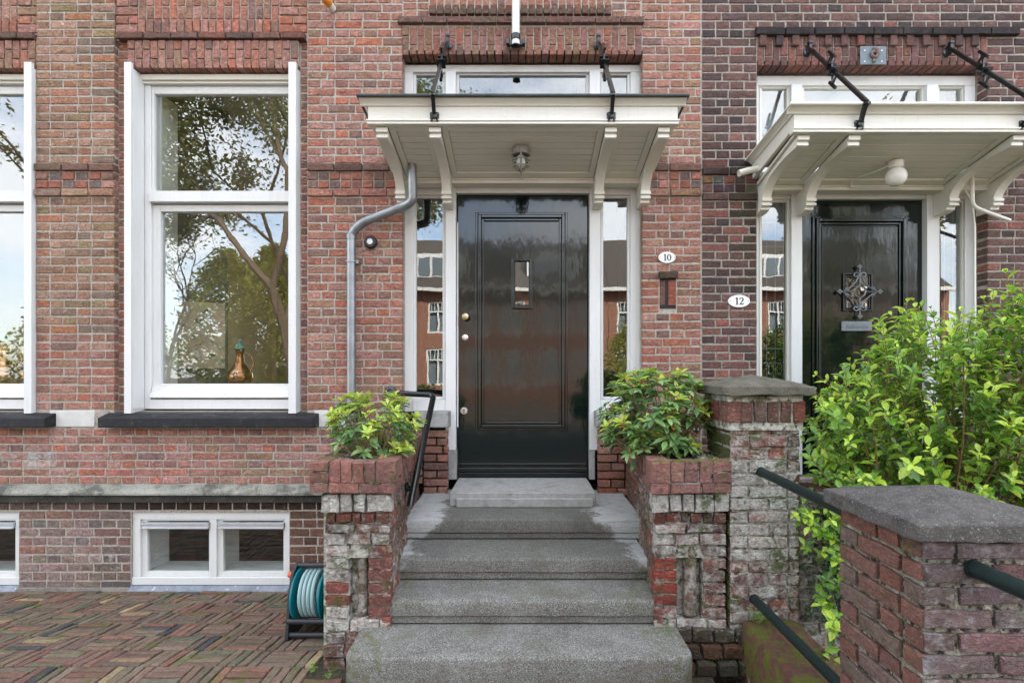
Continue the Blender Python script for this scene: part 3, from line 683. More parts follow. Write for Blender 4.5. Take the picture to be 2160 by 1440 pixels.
# tall windows -----------------------------------------------------------
def tall_window(dx, label):
    Y = SF; fr = MB()
    def pb(m_, a, b, c, d_, y, dp): m_.box(X(a,y)+dx, X(b,y)+dx, y, y+dp, Z(d_,y), Z(c,y))
    xl, xr = WIN[0]+dx, WIN[1]+dx
    zt, zb_ = Z(163, Y), Z(862, Y)
    fr.box(xl, X(325,Y)+dx-.028, Y, Y+.09, zb_, zt); fr.box(X(612,Y)+dx+.004, xr, Y, Y+.09, zb_, zt)
    fr.box(X(325,Y)+dx-.028, X(612,Y)+dx+.004, Y, Y+.09, Z(180,Y), zt)
    fr.box(X(325,Y)+dx-.028, X(612,Y)+dx+.004, Y-.02, Y+.09, zb_, Z(842,Y))
    fo = fr.build('window', M['white'], h10, bevel=.004, label=label)
    m = MB(); m.box(xl, xr, Y-.045, Y-.001, zt-.045, zt+.002); m.box(xl, xr, Y-.025, Y-.001, zt-.065, zt-.046); m.build('head_moulding', M['cream'], fo, bevel=.006)
    # upper sash
    m = MB(); a, b = X(325,Y)+dx-.027, X(612,Y)+dx+.003; g0, g1 = X(327,Y+.02)+dx, X(611,Y+.02)+dx
    m.box(a, g0, Y+.01, Y+.06, Z(404,Y), Z(181,Y)); m.box(g1, b, Y+.01, Y+.06, Z(404,Y), Z(181,Y)); m.box(g0, g1, Y+.01, Y+.06, Z(197,Y), Z(181,Y))
    m.box(a, b, Y-.028, Y+.06, Z(425,Y-.03), Z(405,Y)); m.build('upper_sash', M['white'], fo, bevel=.004)
    m = MB(); m.box(g0-.005, g1+.005, Y+.035, Y+.039, Z(406,Y), Z(196,Y)); m.build('pane', M['glass'], fo)
    # lower sash
    m = MB(); Y2 = Y+.025; g0, g1 = X(340,Y2+.01)+dx, X(613,Y2+.01)+dx; zt2, zb2 = Z(429,Y)-.004, Z(842,Y)+.002
    m.box(a, g0, Y2, Y2+.06, zb2, zt2); m.box(g1, b, Y2, Y2+.06, zb2, zt2); m.box(g0, g1, Y2, Y2+.06, Z(446,Y2), zt2); m.box(g0, g1, Y2, Y2+.06, zb2, Z(809,Y2)); m.build('lower_sash', M['white'], fo, bevel=.004)
    m = MB(); m.prism([(Y-.035, Z(838,Y)), (Y+.024, Z(838,Y)), (Y+.024, Z(815,Y)), (Y, Z(815,Y)), (Y-.008, Z(826,Y)), (Y-.032, Z(834,Y))], 'x', a+.01, b); m.build('drip_rail', M['white'], fo, bevel=.003)
    m = MB(); m.box(g0-.005, g1+.005, Y2+.03, Y2+.034, Z(811,Y2), Z(444,Y2)); m.build('pane', M['glass'], fo)
    m = MB(); xq = X(327,Y+.02)+dx; m.box(xq-.03, xq-.004, Y+.095, Y+.31, Z(842,Y), Z(185,Y)); m.build('inner_reveal', M['cream'], fo)
    # jamb boards standing proud of the wall
    for (p, q) in ((xl-.058, xl-.001), (xr+.001, xr+.062)):
        m = MB(); m.prism([(-.032, Z(872,-.03)), (Y+.05, Z(862,Y)-.005), (Y+.05, Z(163,Y)+.02), (-.005, Z(145,0)-.004), (-.006, Z(131,-.03)), (-.032, Z(131,-.03))], 'x', p, q); m.build('jamb_board', M['white'], fo, bevel=.003)
    m = MB(); m.box(xl+.002, xl+.008, -.02+.0, Y-.01, Z(860,Y), Z(170,Y)); m.build('jamb_strip', M['white'], fo)
    return fo
tall_window(0, 'whole white framed sash window'); tall_window(dW, 'white sash window cut by the left edge')
def basement_window(dx):
    Y = .02; fr = MB(); x0, x1 = bas[0]+dx, bas[1]+dx; z1, z0 = Z(1080,Y), Z(1232,Y)
    fw = .062; mid = X(450,Y)+dx
    fr.box(x0, x1, Y, Y+.09, z1-.058, z1); fr.box(x0, x1, Y-.01, Y+.09, z0, z0+.06); fr.box(x0, x0+fw, Y, Y+.09, z0+.0601, z1-.0581); fr.box(x1-fw+.02, x1, Y, Y+.09, z0+.0601, z1-.0581); fr.box(mid-.026, mid+.026, Y, Y+.09, z0+.0601, z1-.0581)
    fo = fr.build('basement_window', M['white'], h10, bevel=.004)
    for a, b in ((x0+fw, mid-.026), (mid+.026, x1-fw+.02)):
        m = MB(); t = .022; m.box(a, a+t+.02, Y+.02, Y+.06, z0+.061, z1-.059); m.box(b-t, b, Y+.02, Y+.06, z0+.061, z1-.059); m.box(a+t+.02, b-t, Y+.02, Y+.06, z0+.061, z0+.061+.035); m.box(a+t+.02, b-t, Y+.02, Y+.06, z1-.075, z1-.059); m.build('sash', M['white'], fo, bevel=.003)
        m = MB(); m.box(a+.02, b-.004, Y-.015, Y+.019, z1-.125, z1-.082); m.box(a+.02, b-.004, Y-.022, Y-.0151, z1-.095, z1-.082); m.box(a+.02, b-.004, Y-.028, Y-.0151, z1-.127, z1-.118); m.build('ventilator', M['alu'], fo, bevel=.002)
        m = MB(); m.box(a+.03, b-.01, Y+.04, Y+.044, z0+.09, z1-.07); m.build('pane', M['glass_cellar'], fo)
    m = MB(); yb = Y+.095; m.box(x0, x0+.02, yb, yb+.3, z0, z1); m.box(x1-.02, x1, yb, yb+.3, z0, z1); m.box(x0+.021, x1-.021, yb, yb+.3, z0, z0+.05); pass
    m = MB(); m.prism([(-.035, Z(1250,0)-.01), (.02, Z(1250,0)-.01), (.02, z0-.003), (.009, z0-.003), (-.03, Z(1242,0))], 'x', x0-.01, x1+.002); m.build('lead_sill', M['lead'], fo, bevel=.006)
    for a, b in ((x0+fw+.04, mid-.03), (mid+.05, x1-.07)):
        m = MB(); m.prism([(a-.03, yb-.03), (a+.02, yb+.16), (a+.01, yb+.16), (a-.04, yb-.03)], 'z', z0+.09, z1-.06); m.prism([(b, yb-.03), (b+.01, yb-.03), (b-.01, yb+.16), (b-.02, yb+.16)], 'z', z0+.09, z1-.06)
        m.prism([(yb-.03, z0+.075), (yb+.16, z0+.10), (yb+.16, z0+.09), (yb-.03, z0+.065)], 'x', a-.03, b+.01); m.build('inner_reveal', M['white'], fo, kind=None)
    m = MB(); m.box(x0-.3, x1+.3, yb+1.2, yb+1.25, -.6, 1.0); m.box(x0-.3, x1+.3, yb+.3, yb+1.2, z0-.5, z0-.45); m.box(x0-.3, x1+.3, yb+.25, yb+1.2, z1+.02, z1+.06); m.box(x0-.35, x0-.3, yb+.25, yb+1.25, -.6, 1.0); m.box(x1+.3, x1+.35, yb+.25, yb+1.25, -.6, 1.0); m.build('cellar', M['room_dark'], fo)
basement_window(0); basement_window(-2.18)
# rooms behind the glass
mb = MB(); mb.box(-5.7, -5.6, .35, 7.65, .8, 4.6); mb.box(-1.5, -1.4, .35, 7.65, .8, 4.6); mb.box(-5.6, -1.5, .35, 7.65, 4.3, 4.4); mb.build('room_walls', M['room_wall'], h10)
mb = MB(); mb.box(-5.6, -1.5, .35, 7.65, .7, .78); mb.build('room_floor', M['room_floor'], h10)
mb = MB(); mb.box(-3.55, -3.16, .31, .34, 1.2, 4.2); mb.build('room_pier', M['room_wall'], h10)
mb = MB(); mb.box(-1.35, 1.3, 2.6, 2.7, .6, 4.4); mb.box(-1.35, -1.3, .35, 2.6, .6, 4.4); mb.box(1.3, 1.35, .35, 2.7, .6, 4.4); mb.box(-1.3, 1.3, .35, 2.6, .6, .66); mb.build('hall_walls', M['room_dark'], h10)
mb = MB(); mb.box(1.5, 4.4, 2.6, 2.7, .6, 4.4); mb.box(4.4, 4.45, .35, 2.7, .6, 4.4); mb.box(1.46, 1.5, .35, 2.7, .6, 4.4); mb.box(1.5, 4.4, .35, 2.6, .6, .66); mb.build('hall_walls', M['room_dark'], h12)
mb = MB(); mb.box(1.75, 3.7, .36, .37, 3.25, 4.2); mb.build('net_curtain', M['curtain'], h12)
# inner window board, painting, sofa, jugs
mb = MB(); mb.box(-5.5, -1.6, .22, .42, Z(822,.3)-.03, Z(822,.3)); mb.build('window_board', M['white'], h10)
def jug(x, y, z, s, label):
    t = thing('copper_jug', label, 'jug', (x, y, z), 'copper jugs behind the tall windows')
    m = MB(); m.lathe((x,y,z), [(.05*s,0),(.085*s,.02*s),(.10*s,.06*s),(.095*s,.10*s),(.06*s,.15*s),(.035*s,.19*s),(.028*s,.25*s),(.034*s,.29*s),(.04*s,.30*s)]); m.build('body', M['copper'], t, smooth=True)
    m = MB(); m.lathe((x,y,z+.301*s), [(.042*s,0),(.036*s,.02*s),(.012*s,.05*s),(.016*s,.07*s),(.003*s,.09*s)]); m.build('lid', M['verdigris'], t, smooth=True)
    m = MB(); m.tube([(x+.035*s,y,z+.27*s),(x+.09*s,y,z+.25*s),(x+.115*s,y,z+.18*s),(x+.09*s,y,z+.10*s)], .006*s, 8); m.build('handle', M['copper'], t, smooth=True)
zj = Z(818,.3)
jug(X(506,.32), .32, zj+.02, 1.05, 'round copper jug with green lid behind the whole tall window')
jug(X(10,.32), .32, zj+.02, 1.3, 'round copper jug behind the tall window at the left edge')
t = thing('painting', 'pale pink and green landscape painting seen through the tall window', 'painting', (-3.2, 1.4, 1.7))
m = MB(); m.add([(-3.42,.75,1.69),(-3.0,1.05,1.69),(-3.0,1.05,2.34),(-3.42,.75,2.34),(-3.43,.78,1.69),(-3.01,1.08,1.69),(-3.01,1.08,2.34),(-3.43,.78,2.34)], [(0,1,2,3),(7,6,5,4),(0,4,5,1),(1,5,6,2),(2,6,7,3),(3,7,4,0)]); m.build('canvas', M['painting'], t)
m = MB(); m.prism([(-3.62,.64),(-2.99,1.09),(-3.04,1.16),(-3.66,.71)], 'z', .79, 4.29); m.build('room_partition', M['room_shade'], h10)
t = thing('sofa', 'pale grey sofa back just visible through the tall window', 'sofa', (-3, 1.6, .8))
m = MB(); m.box(-3.7, -1.9, 1.5, 1.75, .8, 1.48); m.build('backrest', M['sofa'], t, bevel=.06, segs=4)
m = MB(); m.box(-3.7, -1.9, 1.76, 2.3, .8, 1.2); m.build('seat', M['sofa'], t, bevel=.05, segs=4)
m = MB(); m.lathe((X(10,.5), .5, zj-.02), [(.3,0),(.3,.01)]); 

# door 10 ------------------------------------------------------------------
def door_front(root, YF, posts, zhead, zcan, glasses, zgl, top_glass, door, mat_old, ztop):
    """frame mesh with posts as the part; panes are sub-parts"""
    fr = MB()
    for (a, b, y0, y1, pr) in posts: fr.box(X(a,YF), X(b,YF), YF-pr, YF+.08, Z(y1,YF), Z(y0,YF))
    return fr
Y = SF
fr = MB()
zt = Z(137,Y); 
fr.box(X(853,Y), X(1350,Y), Y, Y+.09, Z(152,Y), zt)                    # head
for a, b in ((853, 871), (1330, 1350)): fr.box(X(a,Y), X(b,Y), Y, Y+.09, Z(868,Y), Z(152,Y)-.0005)
for a, b in ((940, 962), (1243, 1266)): fr.box(X(a,Y), X(b,Y), Y-.02, Y+.09, Z(948,Y), Z(152,Y)-.0005)
fr.box(X(962,Y)+.0005, X(1243,Y)-.0005, Y-.01, Y+.09, Z(408,Y), Z(375,Y))
for a, b in ((871, 940), (1266, 1330)):
    fr.box(X(a,Y)+.0005, X(b,Y)-.0005, Y, Y+.09, Z(411,Y), Z(375,Y)); fr.box(X(a,Y)+.0005, X(b,Y)-.0005, Y-.015, Y+.09, Z(867,Y), Z(843,Y))
fo = fr.build('door_frame', M['white'], h10, bevel=.004)
def sash(m, a, b, c, d_, y, t=.022, dp=.04):
    x0,x1,z0,z1 = X(a,y),X(b,y),Z(d_,y),Z(c,y); m.box(x0,x0+t,y,y+dp,z0,z1); m.box(x1-t,x1,y,y+dp,z0,z1); m.box(x0+t+.0005,x1-t-.0005,y,y+dp,z0,z0+t); m.box(x0+t+.0005,x1-t-.0005,y,y+dp,z1-t,z1)
for a, b, c, d_ in ((871,940,411,843),(1266,1330,411,843),(871,940,152,375),(962,1243,152,375),(1266,1330,152,375)):
    m = MB(); sash(m, a+1, b-1, c+1, d_-1, Y+.025); m.build('sash', M['white'], fo, bevel=.003)
    m = MB(); m.box(X(a+4,Y+.03), X(b-4,Y+.03), Y+.045, Y+.049, Z(d_-4,Y), Z(c+4,Y)); m.build('pane', M['glass_old'], fo)
for a, b in ((945, 963), (1243, 1255)):
    m = MB(); m.box(X(a,Y-.02), X(b,Y-.02), Y-.025, Y+.1, Z(1011,Y-.02), Z(949,Y-.02)); m.build('post_base', M['granite_pale'], h10, bevel=.004)
YD = Y + .035
def door_leaf(root, x0, x1, z0, z1, YD, pane=None, mold=None, inner=True):
    d = MB(); d.box(x0, x1, YD, YD+.05, z0, z1); do = d.build('front_door', M['black_door'], root, bevel=.002)
    if mold:
        (a0, a1, b0, b1) = mold
        for (t, w, pr, nm) in ((0, .022, .018, 'moulding'), (.024, .026, .038, 'moulding'), (.052, .020, .018, 'moulding')):
            m = MB(); x0_, x1_, z0_, z1_ = a0+t, a1-t, b0+t, b1-t
            m.box(x0_, x0_+w, YD-pr, YD, z0_, z1_); m.box(x1_-w, x1_, YD-pr, YD, z0_, z1_); m.box(x0_+w+.0005, x1_-w-.0005, YD-pr, YD, z0_, z0_+w); m.box(x0_+w+.0005, x1_-w-.0005, YD-pr, YD, z1_-w, z1_)
            m.build(nm, M['black_door'], do, bevel=.005, segs=3)
    return do
dx0, dx1 = X(966,YD), X(1239,YD)
do = door_leaf(h10, dx0, dx1, Z(1008,YD), Z(409,YD), YD, mold=(X(1003,YD), X(1197,YD), Z(907,YD), Z(449,YD)))
m = MB(); sash(m, 1079, 1123, 545, 651, YD-.03, .022, .03); m.build('window_moulding', M['black_door'], do, bevel=.006, segs=3)
m = MB(); m.box(X(1087,YD-.01), X(1115,YD-.01), YD-.006, YD-.002, Z(643,YD), Z(553,YD)); m.build('pane', M['glass_old'], do)
for p, q, pr in ((976, 980, .012), (985, 994, .03), (995, 1007, .02)):
    m = MB(); m.box(dx0+.002, dx1-.002, YD-pr, YD, Z(q,YD), Z(p,YD)); m.build('weather_bar', M['black_door'], do, bevel=.006, segs=3)
m = MB(); m.lathe((X(983,YD), YD, Z(669,YD)), [(.014,-.001),(.014,.02),(.018,.028),(.030,.034),(.032,.046),(.026,.056),(.01,.06)], 'y'); m.build('knob', M['brass'], do, smooth=True)
m = MB(); m.lathe((X(981,YD), YD, Z(712,YD)), [(.026,-.001),(.026,.006),(.016,.010),(.015,.016),(.004,.017)], 'y'); m.build('lock', M['steel'], do, smooth=True)
m = MB(); m.lathe((X(979,YD), YD, Z(866,YD)), [(.030,-.001),(.030,.006),(.026,.010),(.002,.011)], 'y'); m.build('lock_rose', M['steel'], do, smooth=True)
m = MB(); m.lathe((X(979,YD), YD-.0105, Z(864,YD)), [(.007,-.001),(.007,.002)], 'y', 12); m.box(X(979,YD)-.003, X(979,YD)+.003, YD-.013, YD-.009, Z(871,YD), Z(864,YD)); m.build('keyhole', M['black_plain'], do)
m = MB(); m.box(X(966,YD)-.006, X(966,YD)+.004, YD-.012, YD-.001, Z(900,YD), Z(470,YD)); m.build('draught_strip', M['white'], do)

# door 12
Y = SF; fr = MB()
fr.box(X(1597,Y)+.0, X(2058,Y), Y, Y+.09, Z(180,Y), Z(160,Y))
for a, b in ((1594, 1601), (2036, 2058)): fr.box(X(a,Y), X(b,Y), Y, Y+.09, Z(880,Y), Z(180,Y)-.0005)
for a, b in ((1667, 1690), (1952, 1976)): fr.box(X(a,Y), X(b,Y), Y-.02, Y+.09, Z(1000,Y), Z(180,Y)-.0005)
for a, b in ((1601, 1667), (1690, 1952), (1976, 2036)): fr.box(X(a,Y)+.0005, X(b,Y)-.0005, Y-.005, Y+.09, Z(420,Y), Z(395,Y))
for a, b in ((1601, 1667), (1976, 2036)): fr.box(X(a,Y)+.0005, X(b,Y)-.0005, Y-.015, Y+.09, Z(880,Y), Z(856,Y))
fo12 = fr.build('door_frame', M['white'], h12, bevel=.004)
for a, b, c, d_ in ((1601,1667,420,856),(1976,2036,420,856),(1601,1667,180,395),(1690,1952,180,395),(1976,2036,180,395)):
    m = MB(); sash(m, a+1, b-1, c+1, d_-1, Y+.025); m.build('sash', M['cream'], fo12, bevel=.003)
    m = MB(); m.box(X(a+4,Y+.03), X(b-4,Y+.03), Y+.045, Y+.049, Z(d_-4,Y), Z(c+4,Y)); m.build('pane', M['glass_old'], fo12)
for x0p in (1603, 1978):                               # leaded tracery behind the side panes
    m = MB(); y_ = Y+.056
    for k in range(3):
        px_ = x0p + 14 + 18*k; m.tube([(X(px_,y_), y_, Z(850,y_)), (X(px_,y_), y_, Z(425,y_))], .0022, 5)
    for py_ in (735, 765, 800, 470, 520): m.tube([(X(x0p+4,y_), y_, Z(py_,y_)), (X(x0p+58,y_), y_, Z(py_,y_))], .0022, 5)
    for k in range(2):
        cx_ = X(x0p+23+18*k, y_); cz_ = Z(778,y_); m.tube([(cx_+.02*math.sin(t_)*1.1, y_, cz_+.045*math.cos(t_)) for t_ in [2*math.pi*q/12 for q in range(13)]], .002, 5)
    m.build('leading', M['lead'], fo12)
YD = Y+.035
do12 = door_leaf(h12, X(1693,YD), X(1945,YD), Z(1000,YD), Z(421,YD), YD, mold=(X(1712,YD), X(1912,YD), Z(925,YD), Z(457,YD)))
m = MB(); m.box(X(1732,YD), X(1892,YD), YD-.014, YD-.0005, Z(905,YD), Z(478,YD)); m.build('raised_panel', M['black_door'], do12, bevel=.012, segs=2)
for p, q in ((940, 944), (962, 968)):
    m = MB(); m.box(X(1697,YD), X(1940,YD), YD-.015, YD, Z(q,YD), Z(p,YD)); m.build('weather_bar', M['black_door'], do12, bevel=.005)
# grille hatch
gx, gzc, gy = X(1806,YD), Z(617,YD), YD-.018
m = MB()
for t_, w_, pr in ((0,.014,.014),(.020,.010,.009)):
    x0_,x1_,z0_,z1_ = X(1774,YD)+t_, X(1836,YD)-t_, Z(657,YD)+t_, Z(577,YD)-t_
    m.box(x0_,x0_+w_,gy-pr,gy,z0_,z1_); m.box(x1_-w_,x1_,gy-pr,gy,z0_,z1_); m.box(x0_+w_,x1_-w_,gy-pr,gy,z0_,z0_+w_); m.box(x0_+w_,x1_-w_,gy-pr,gy,z1_-w_,z1_)
m.build('hatch_frame', M['black_metal'], do12, bevel=.003)
m = MB(); m.box(X(1782,YD), X(1828,YD), gy-.002, gy+.001, Z(650,YD), Z(585,YD)); m.build('pane', M['glass_old'], do12)
m = MB(); gy2 = gy-.03
def pol(cx, cz, r, a0, a1, n=14, r2=None): return [(cx + (r + (0 if r2 is None else (r2-r)*k/n))*math.cos(a0+(a1-a0)*k/n), gy2, cz + (r + (0 if r2 is None else (r2-r)*k/n))*math.sin(a0+(a1-a0)*k/n)) for k in range(n+1)]
m.tube(pol(gx, gzc, .046, 0, 2*math.pi), .0055, 6, caps=False)
m.tube([(gx-.165, gy2, gzc), (gx-.05, gy2, gzc)], .005, 6); m.tube([(gx+.05, gy2, gzc), (gx+.165, gy2, gzc)], .005, 6)
m.tube([(gx, gy2, gzc-.205), (gx, gy2, gzc-.05)], .005, 6); m.tube([(gx, gy2, gzc+.05), (gx, gy2, gzc+.205)], .005, 6)
for sx_ in (-1, 1):
    for sz_ in (-1, 1):
        m.tube([(gx+sx_*.135, gy2, gzc+sz_*.008), (gx+sx_*.08, gy2, gzc+sz_*.035), (gx+sx_*.035, gy2, gzc+sz_*.08), (gx+sx_*.010, gy2, gzc+sz_*.13)], .0062, 6)
        a0 = 0 if sx_ > 0 else math.pi
        m.tube([(gx + sx_*.032 + .026*(1-k/20)*math.cos(math.pi*(0 if sx_ < 0 else 1) + sx_*sz_*-1*k*.42), gy2, gzc + sz_*.135 + .026*(1-k/20)*math.sin(math.pi*(0 if sx_ < 0 else 1) + sx_*sz_*-1*k*.42)) for k in range(16)], .0055, 6)
        m.tube([(gx + sx_*.110 + .016*(1-k/20)*math.cos(sz_*1.57 - sx_*sz_*k*.45*-1), gy2, gzc + sz_*.026 + .016*(1-k/20)*math.sin(sz_*1.57 + sx_*sz_*k*.45)) for k in range(14)], .0048, 6)
for cx_, cz_ in ((gx-.165,gzc),(gx+.165,gzc),(gx,gzc+.205),(gx,gzc-.205)):
    for k in range(4):
        a = k*math.pi/2; m.lathe((cx_+.012*math.cos(a), gy2, cz_+.012*math.sin(a)), [(.002,-.009),(.009,-.004),(.009,.004),(.002,.009)], 'y', 8)
m.build('iron_grille', M['iron_grey'], do12, smooth=True)
m = MB(); m.box(X(1771,YD), X(1835,YD), YD-.03, YD-.0145, Z(699,YD), Z(678,YD)); m.build('letter_plate', M['iron_grey'], do12, bevel=.005)
m = MB(); m.box(X(1781,YD), X(1826,YD), YD-.034, YD-.0301, Z(692,YD), Z(685,YD)); m.build('letter_slot', M['plaque'], do12, bevel=.002)

# canopies -----------------------------------------------------------------
def canopy(root, cx, bi, bo, fh, dz, crown_col, lip):
    zf0, zf1 = 3.337+dz, 3.466+dz; ys = lambda y: 3.345+dz + (y+.62)/.62*(-.145)     # underside z at y
    top = lambda y: 3.505+dz + (y+.70)/.70*(-.095)
    m = MB(); m.box(cx-fh, cx+fh, -.65, -.622, zf0+.03, zf1)
    co = m.build('canopy', M['cream'], root, bevel=.003)
    m = MB(); m.box(cx-fh-.006, cx+fh+.006, -.656, -.600, zf0, zf0+.0295); m.box(cx-fh-.010, cx+fh+.010, -.664, -.657, zf0+.018, zf0+.0295); m.build('fascia_moulding', M['cream'], co, bevel=.003)
    for s in (-1, 1):                                  # side boards follow the fall of the roof
        m = MB(); xa_, xb_ = (cx+s*fh, cx+s*(fh-.028)); m.prism([(-.6215, zf0+.03), (0.1, 3.235+dz), (0.1, 3.372+dz), (-.6215, zf1)], 'x', xa_, xb_); m.build('side_board', M['cream'], co, bevel=.003)
    # crown moulding: stepped profile on the front and both sides
    prof = [(0, 0), (.012, .004), (.016, .014), (.030, .022), (.048, .036), (.050, .046), (0, .046)]
    m = MB(); m.prism([(-.6505-a, zf1-.012+b) for a, b in prof], 'x', cx-fh-.05, cx+fh+.05)
    for s in (-1, 1):
        p0 = [(cx+s*(fh+.0005+a), -.64, zf1-.012+b) for a, b in prof]; p1 = [(cx+s*(fh+.0005+a), .1, 3.362+dz+b) for a, b in prof]; n_ = len(prof)
        m.add(p0+p1, [(i, (i+1) % n_, n_+(i+1) % n_, n_+i) for i in range(n_)] + [tuple(range(n_)), tuple(range(2*n_-1, n_-1, -1))])
    m.build('crown_moulding', M['cream'], co, bevel=.002)
    m = MB(); t = .052
    v = [(cx-fh-t-.006,-.712,3.5025+dz),(cx+fh+t+.006,-.712,3.5025+dz),(cx+fh+t+.006,.1,3.400+dz),(cx-fh-t-.006,.1,3.400+dz)]
    v2 = [(a, b, c-.009) for a, b, c in v]; m.add(v+v2, [(0,1,2,3),(7,6,5,4),(0,4,5,1),(1,5,6,2),(2,6,7,3),(3,7,4,0)])
    m.build('roof_sheet', lip, co)
    m = MB(); m.tube([(cx-fh-t-.006,-.712,3.500+dz),(cx+fh+t+.006,-.712,3.500+dz)], .011, 10); m.build('roof_edge', lip, co, smooth=True)
    # soffit: frame and boards
    def slab(m, x0, x1, y0, y1, off=0, th=.018):
        v = [(x0,y0,ys(y0)+off),(x1,y0,ys(y0)+off),(x1,y1,ys(y1)+off),(x0,y1,ys(y1)+off)]; v2 = [(a,b,c+th) for a,b,c in v]
        m.add(v+v2, [(3,2,1,0),(4,5,6,7),(0,1,5,4),(1,2,6,5),(2,3,7,6),(3,0,4,7)])
    bays = [(cx-bo+.038, cx-bi-.038), (cx-bi+.038, cx+bi-.038), (cx+bi+.038, cx+bo-.038)]
    bays = [(cx-fh+.03, cx-bo-.03)] + bays + [(cx+bo+.03, cx+fh-.03)]
    for bi_, (a, b) in enumerate(bays):
        m = MB(); wd = .045 if bi_ in (1, 2, 3) else .0
        if wd:
            slab(m, a, a+wd, -.62, -.02); slab(m, b-wd, b, -.62, -.02); slab(m, a+wd, b-wd, -.62, -.555); slab(m, a+wd, b-wd, -.085, -.02)
            m.build('soffit_frame', M['soffit'], co, bevel=.003)
            nb = 7; yy = [-.553 + .466*k/nb for k in range(nb+1)]
            for k in range(nb):
                m = MB(); slab(m, a+wd+.002, b-wd-.002, yy[k]+.003, yy[k+1]-.003, off=.012, th=.012); m.build('soffit_board', M['soffit'], co, bevel=.003)
            m = MB(); slab(m, a, b, -.62, 0, off=.026, th=.01); m.build('soffit_backing', M['cream'], co)
        else:
            slab(m, a, b, -.62, -.02); m.build('soffit_board', M['soffit'], co)
    m = MB(); m.box(cx-bo-.02, cx+bo+.02, -.018, .09, 3.165+dz, 3.215+dz); m.build('wall_plate', M['cream'], co, bevel=.004)
    m = MB(); m.box(cx-bo+.05, cx-bi-.045, -.03, -.0185, 3.19+dz, 3.20+dz); m.box(cx-bi+.045, cx+bi-.045, -.03, -.0185, 3.19+dz, 3.20+dz); m.build('bead', M['cream'], co)
    for bx in (-bo, -bi, bi, bo):
        def bz3(t, p): return tuple(sum(c*pp[i] for c, pp in zip(((1-t)**3, 3*t*(1-t)**2, 3*t*t*(1-t), t**3), p)) for i in (0, 1))
        low = [bz3(k/14, [(-.555, 3.262+dz), (-.30, 3.255+dz), (-.08, 3.20+dz), (-.065, 3.05+dz)]) for k in range(15)]
        prof = [(-.600, 3.335+dz), (-.600, 3.300+dz), (-.585, 3.285+dz), (-.585, 3.262+dz)] + low + [(-.065, 3.03+dz), (-.045, 3.015+dz), (-.045, 3.00+dz), (.0, 2.985+dz), (.088, 2.985+dz), (.088, ys(-.02)), (-.02, ys(-.02)-.0005)]
        m = MB(); m.prism(prof, 'x', cx+bx-.036, cx+bx+.036); br = m.build('bracket', M['cream'], co, bevel=.003)
        for (ya_, yb_, zc_, zd_) in ((-.618,-.601,3.300,3.332),(-.604,-.586,3.266,3.290),(-.085,-.0655,3.055,3.080),(-.080,-.0655,3.022,3.044)):
            m = MB(); m.box(cx+bx-.041, cx+bx+.041, ya_, yb_, zc_+dz, zd_+dz); m.build('bracket_block', M['cream'], co, bevel=.004)
    # tie rods
    for s in (-1, 1):
        xx = cx + s*.60 if bi > .58 else cx + s*.56
        p_f, p_w = Vector((xx, -.735, 3.50+dz)), Vector((xx, -.03, 4.30+dz))
        m = MB(); m.tube([(xx, -.672, zf0+.055), (xx, -.70, 3.45+dz), p_f], .018, 4); m.tube([p_f, p_w], .018, 4)
        rod = m.build('tie_rod', M['black_metal'], co, bevel=.002)
        m = MB(); m.lathe((xx, -.666, zf0+.045), [(.020,-.006),(.020,.012),(.010,.016)], 'y', 12)
        for a in (45, 135, 225, 315): m.lathe((xx+.026*math.cos(math.radians(a)), -.652, zf0+.045+.026*math.sin(math.radians(a))), [(.014,.001),(.014,.010),(.006,.013)], 'y', 10)
        m.box(xx-.03, xx+.03, -.660, -.651, zf0+.015, zf0+.075); m.build('foot_plate', M['black_metal'], co, smooth=True)
        mid = p_f.lerp(p_w, .55); dirv = (p_w-p_f).normalized(); nrm = Vector((0, -dirv.z, dirv.y))
        m = MB()
        for q, sg in ((.10, 1), (-.10, -1)):
            base = mid + dirv*q*.9; tip = base + nrm*(.075*sg)
            m.tube([mid + dirv*q*.1, tip], .010, 4); m.tube([tip - dirv*.055, tip + dirv*.055], .014, 4); m.tube([base, tip], .009, 4)
        for q in (-.035, .035): m.box(-.032, .032, -.032, .032, -.006, .006, Matrix.Translation(mid + dirv*q) @ dirv.to_track_quat('Z', 'Y').to_matrix().to_4x4())
        m.build('tie_ornament', M['black_metal'], co, bevel=.002)
        m = MB(); m.lathe((xx, p_f.y, p_f.z-.012), [(.024,-.006),(.024,.006)], 'z', 10); m.build('tie_collar', M['black_metal'], co)
        m = MB(); m.lathe((xx, -.006, p_w.z-.03), [(.034,0),(.034,.010),(.02,.016)], 'y', 12); m.box(xx-.012, xx+.012, -.065, -.005, p_w.z-.06, p_w.z+.012); m.box(xx-.016, xx+.016, -.070, -.035, p_w.z+.012, p_w.z+.032); m.build('wall_anchor', M['black_metal'], co, bevel=.004)
    return co
canopy(h10, 0.0, .605, .97, 1.055, 0, M['cream'], M['zinc_dark'])
canopy(h12, 2.845, .565, .915, 1.0, -.055, M['cream'], M['cream'])

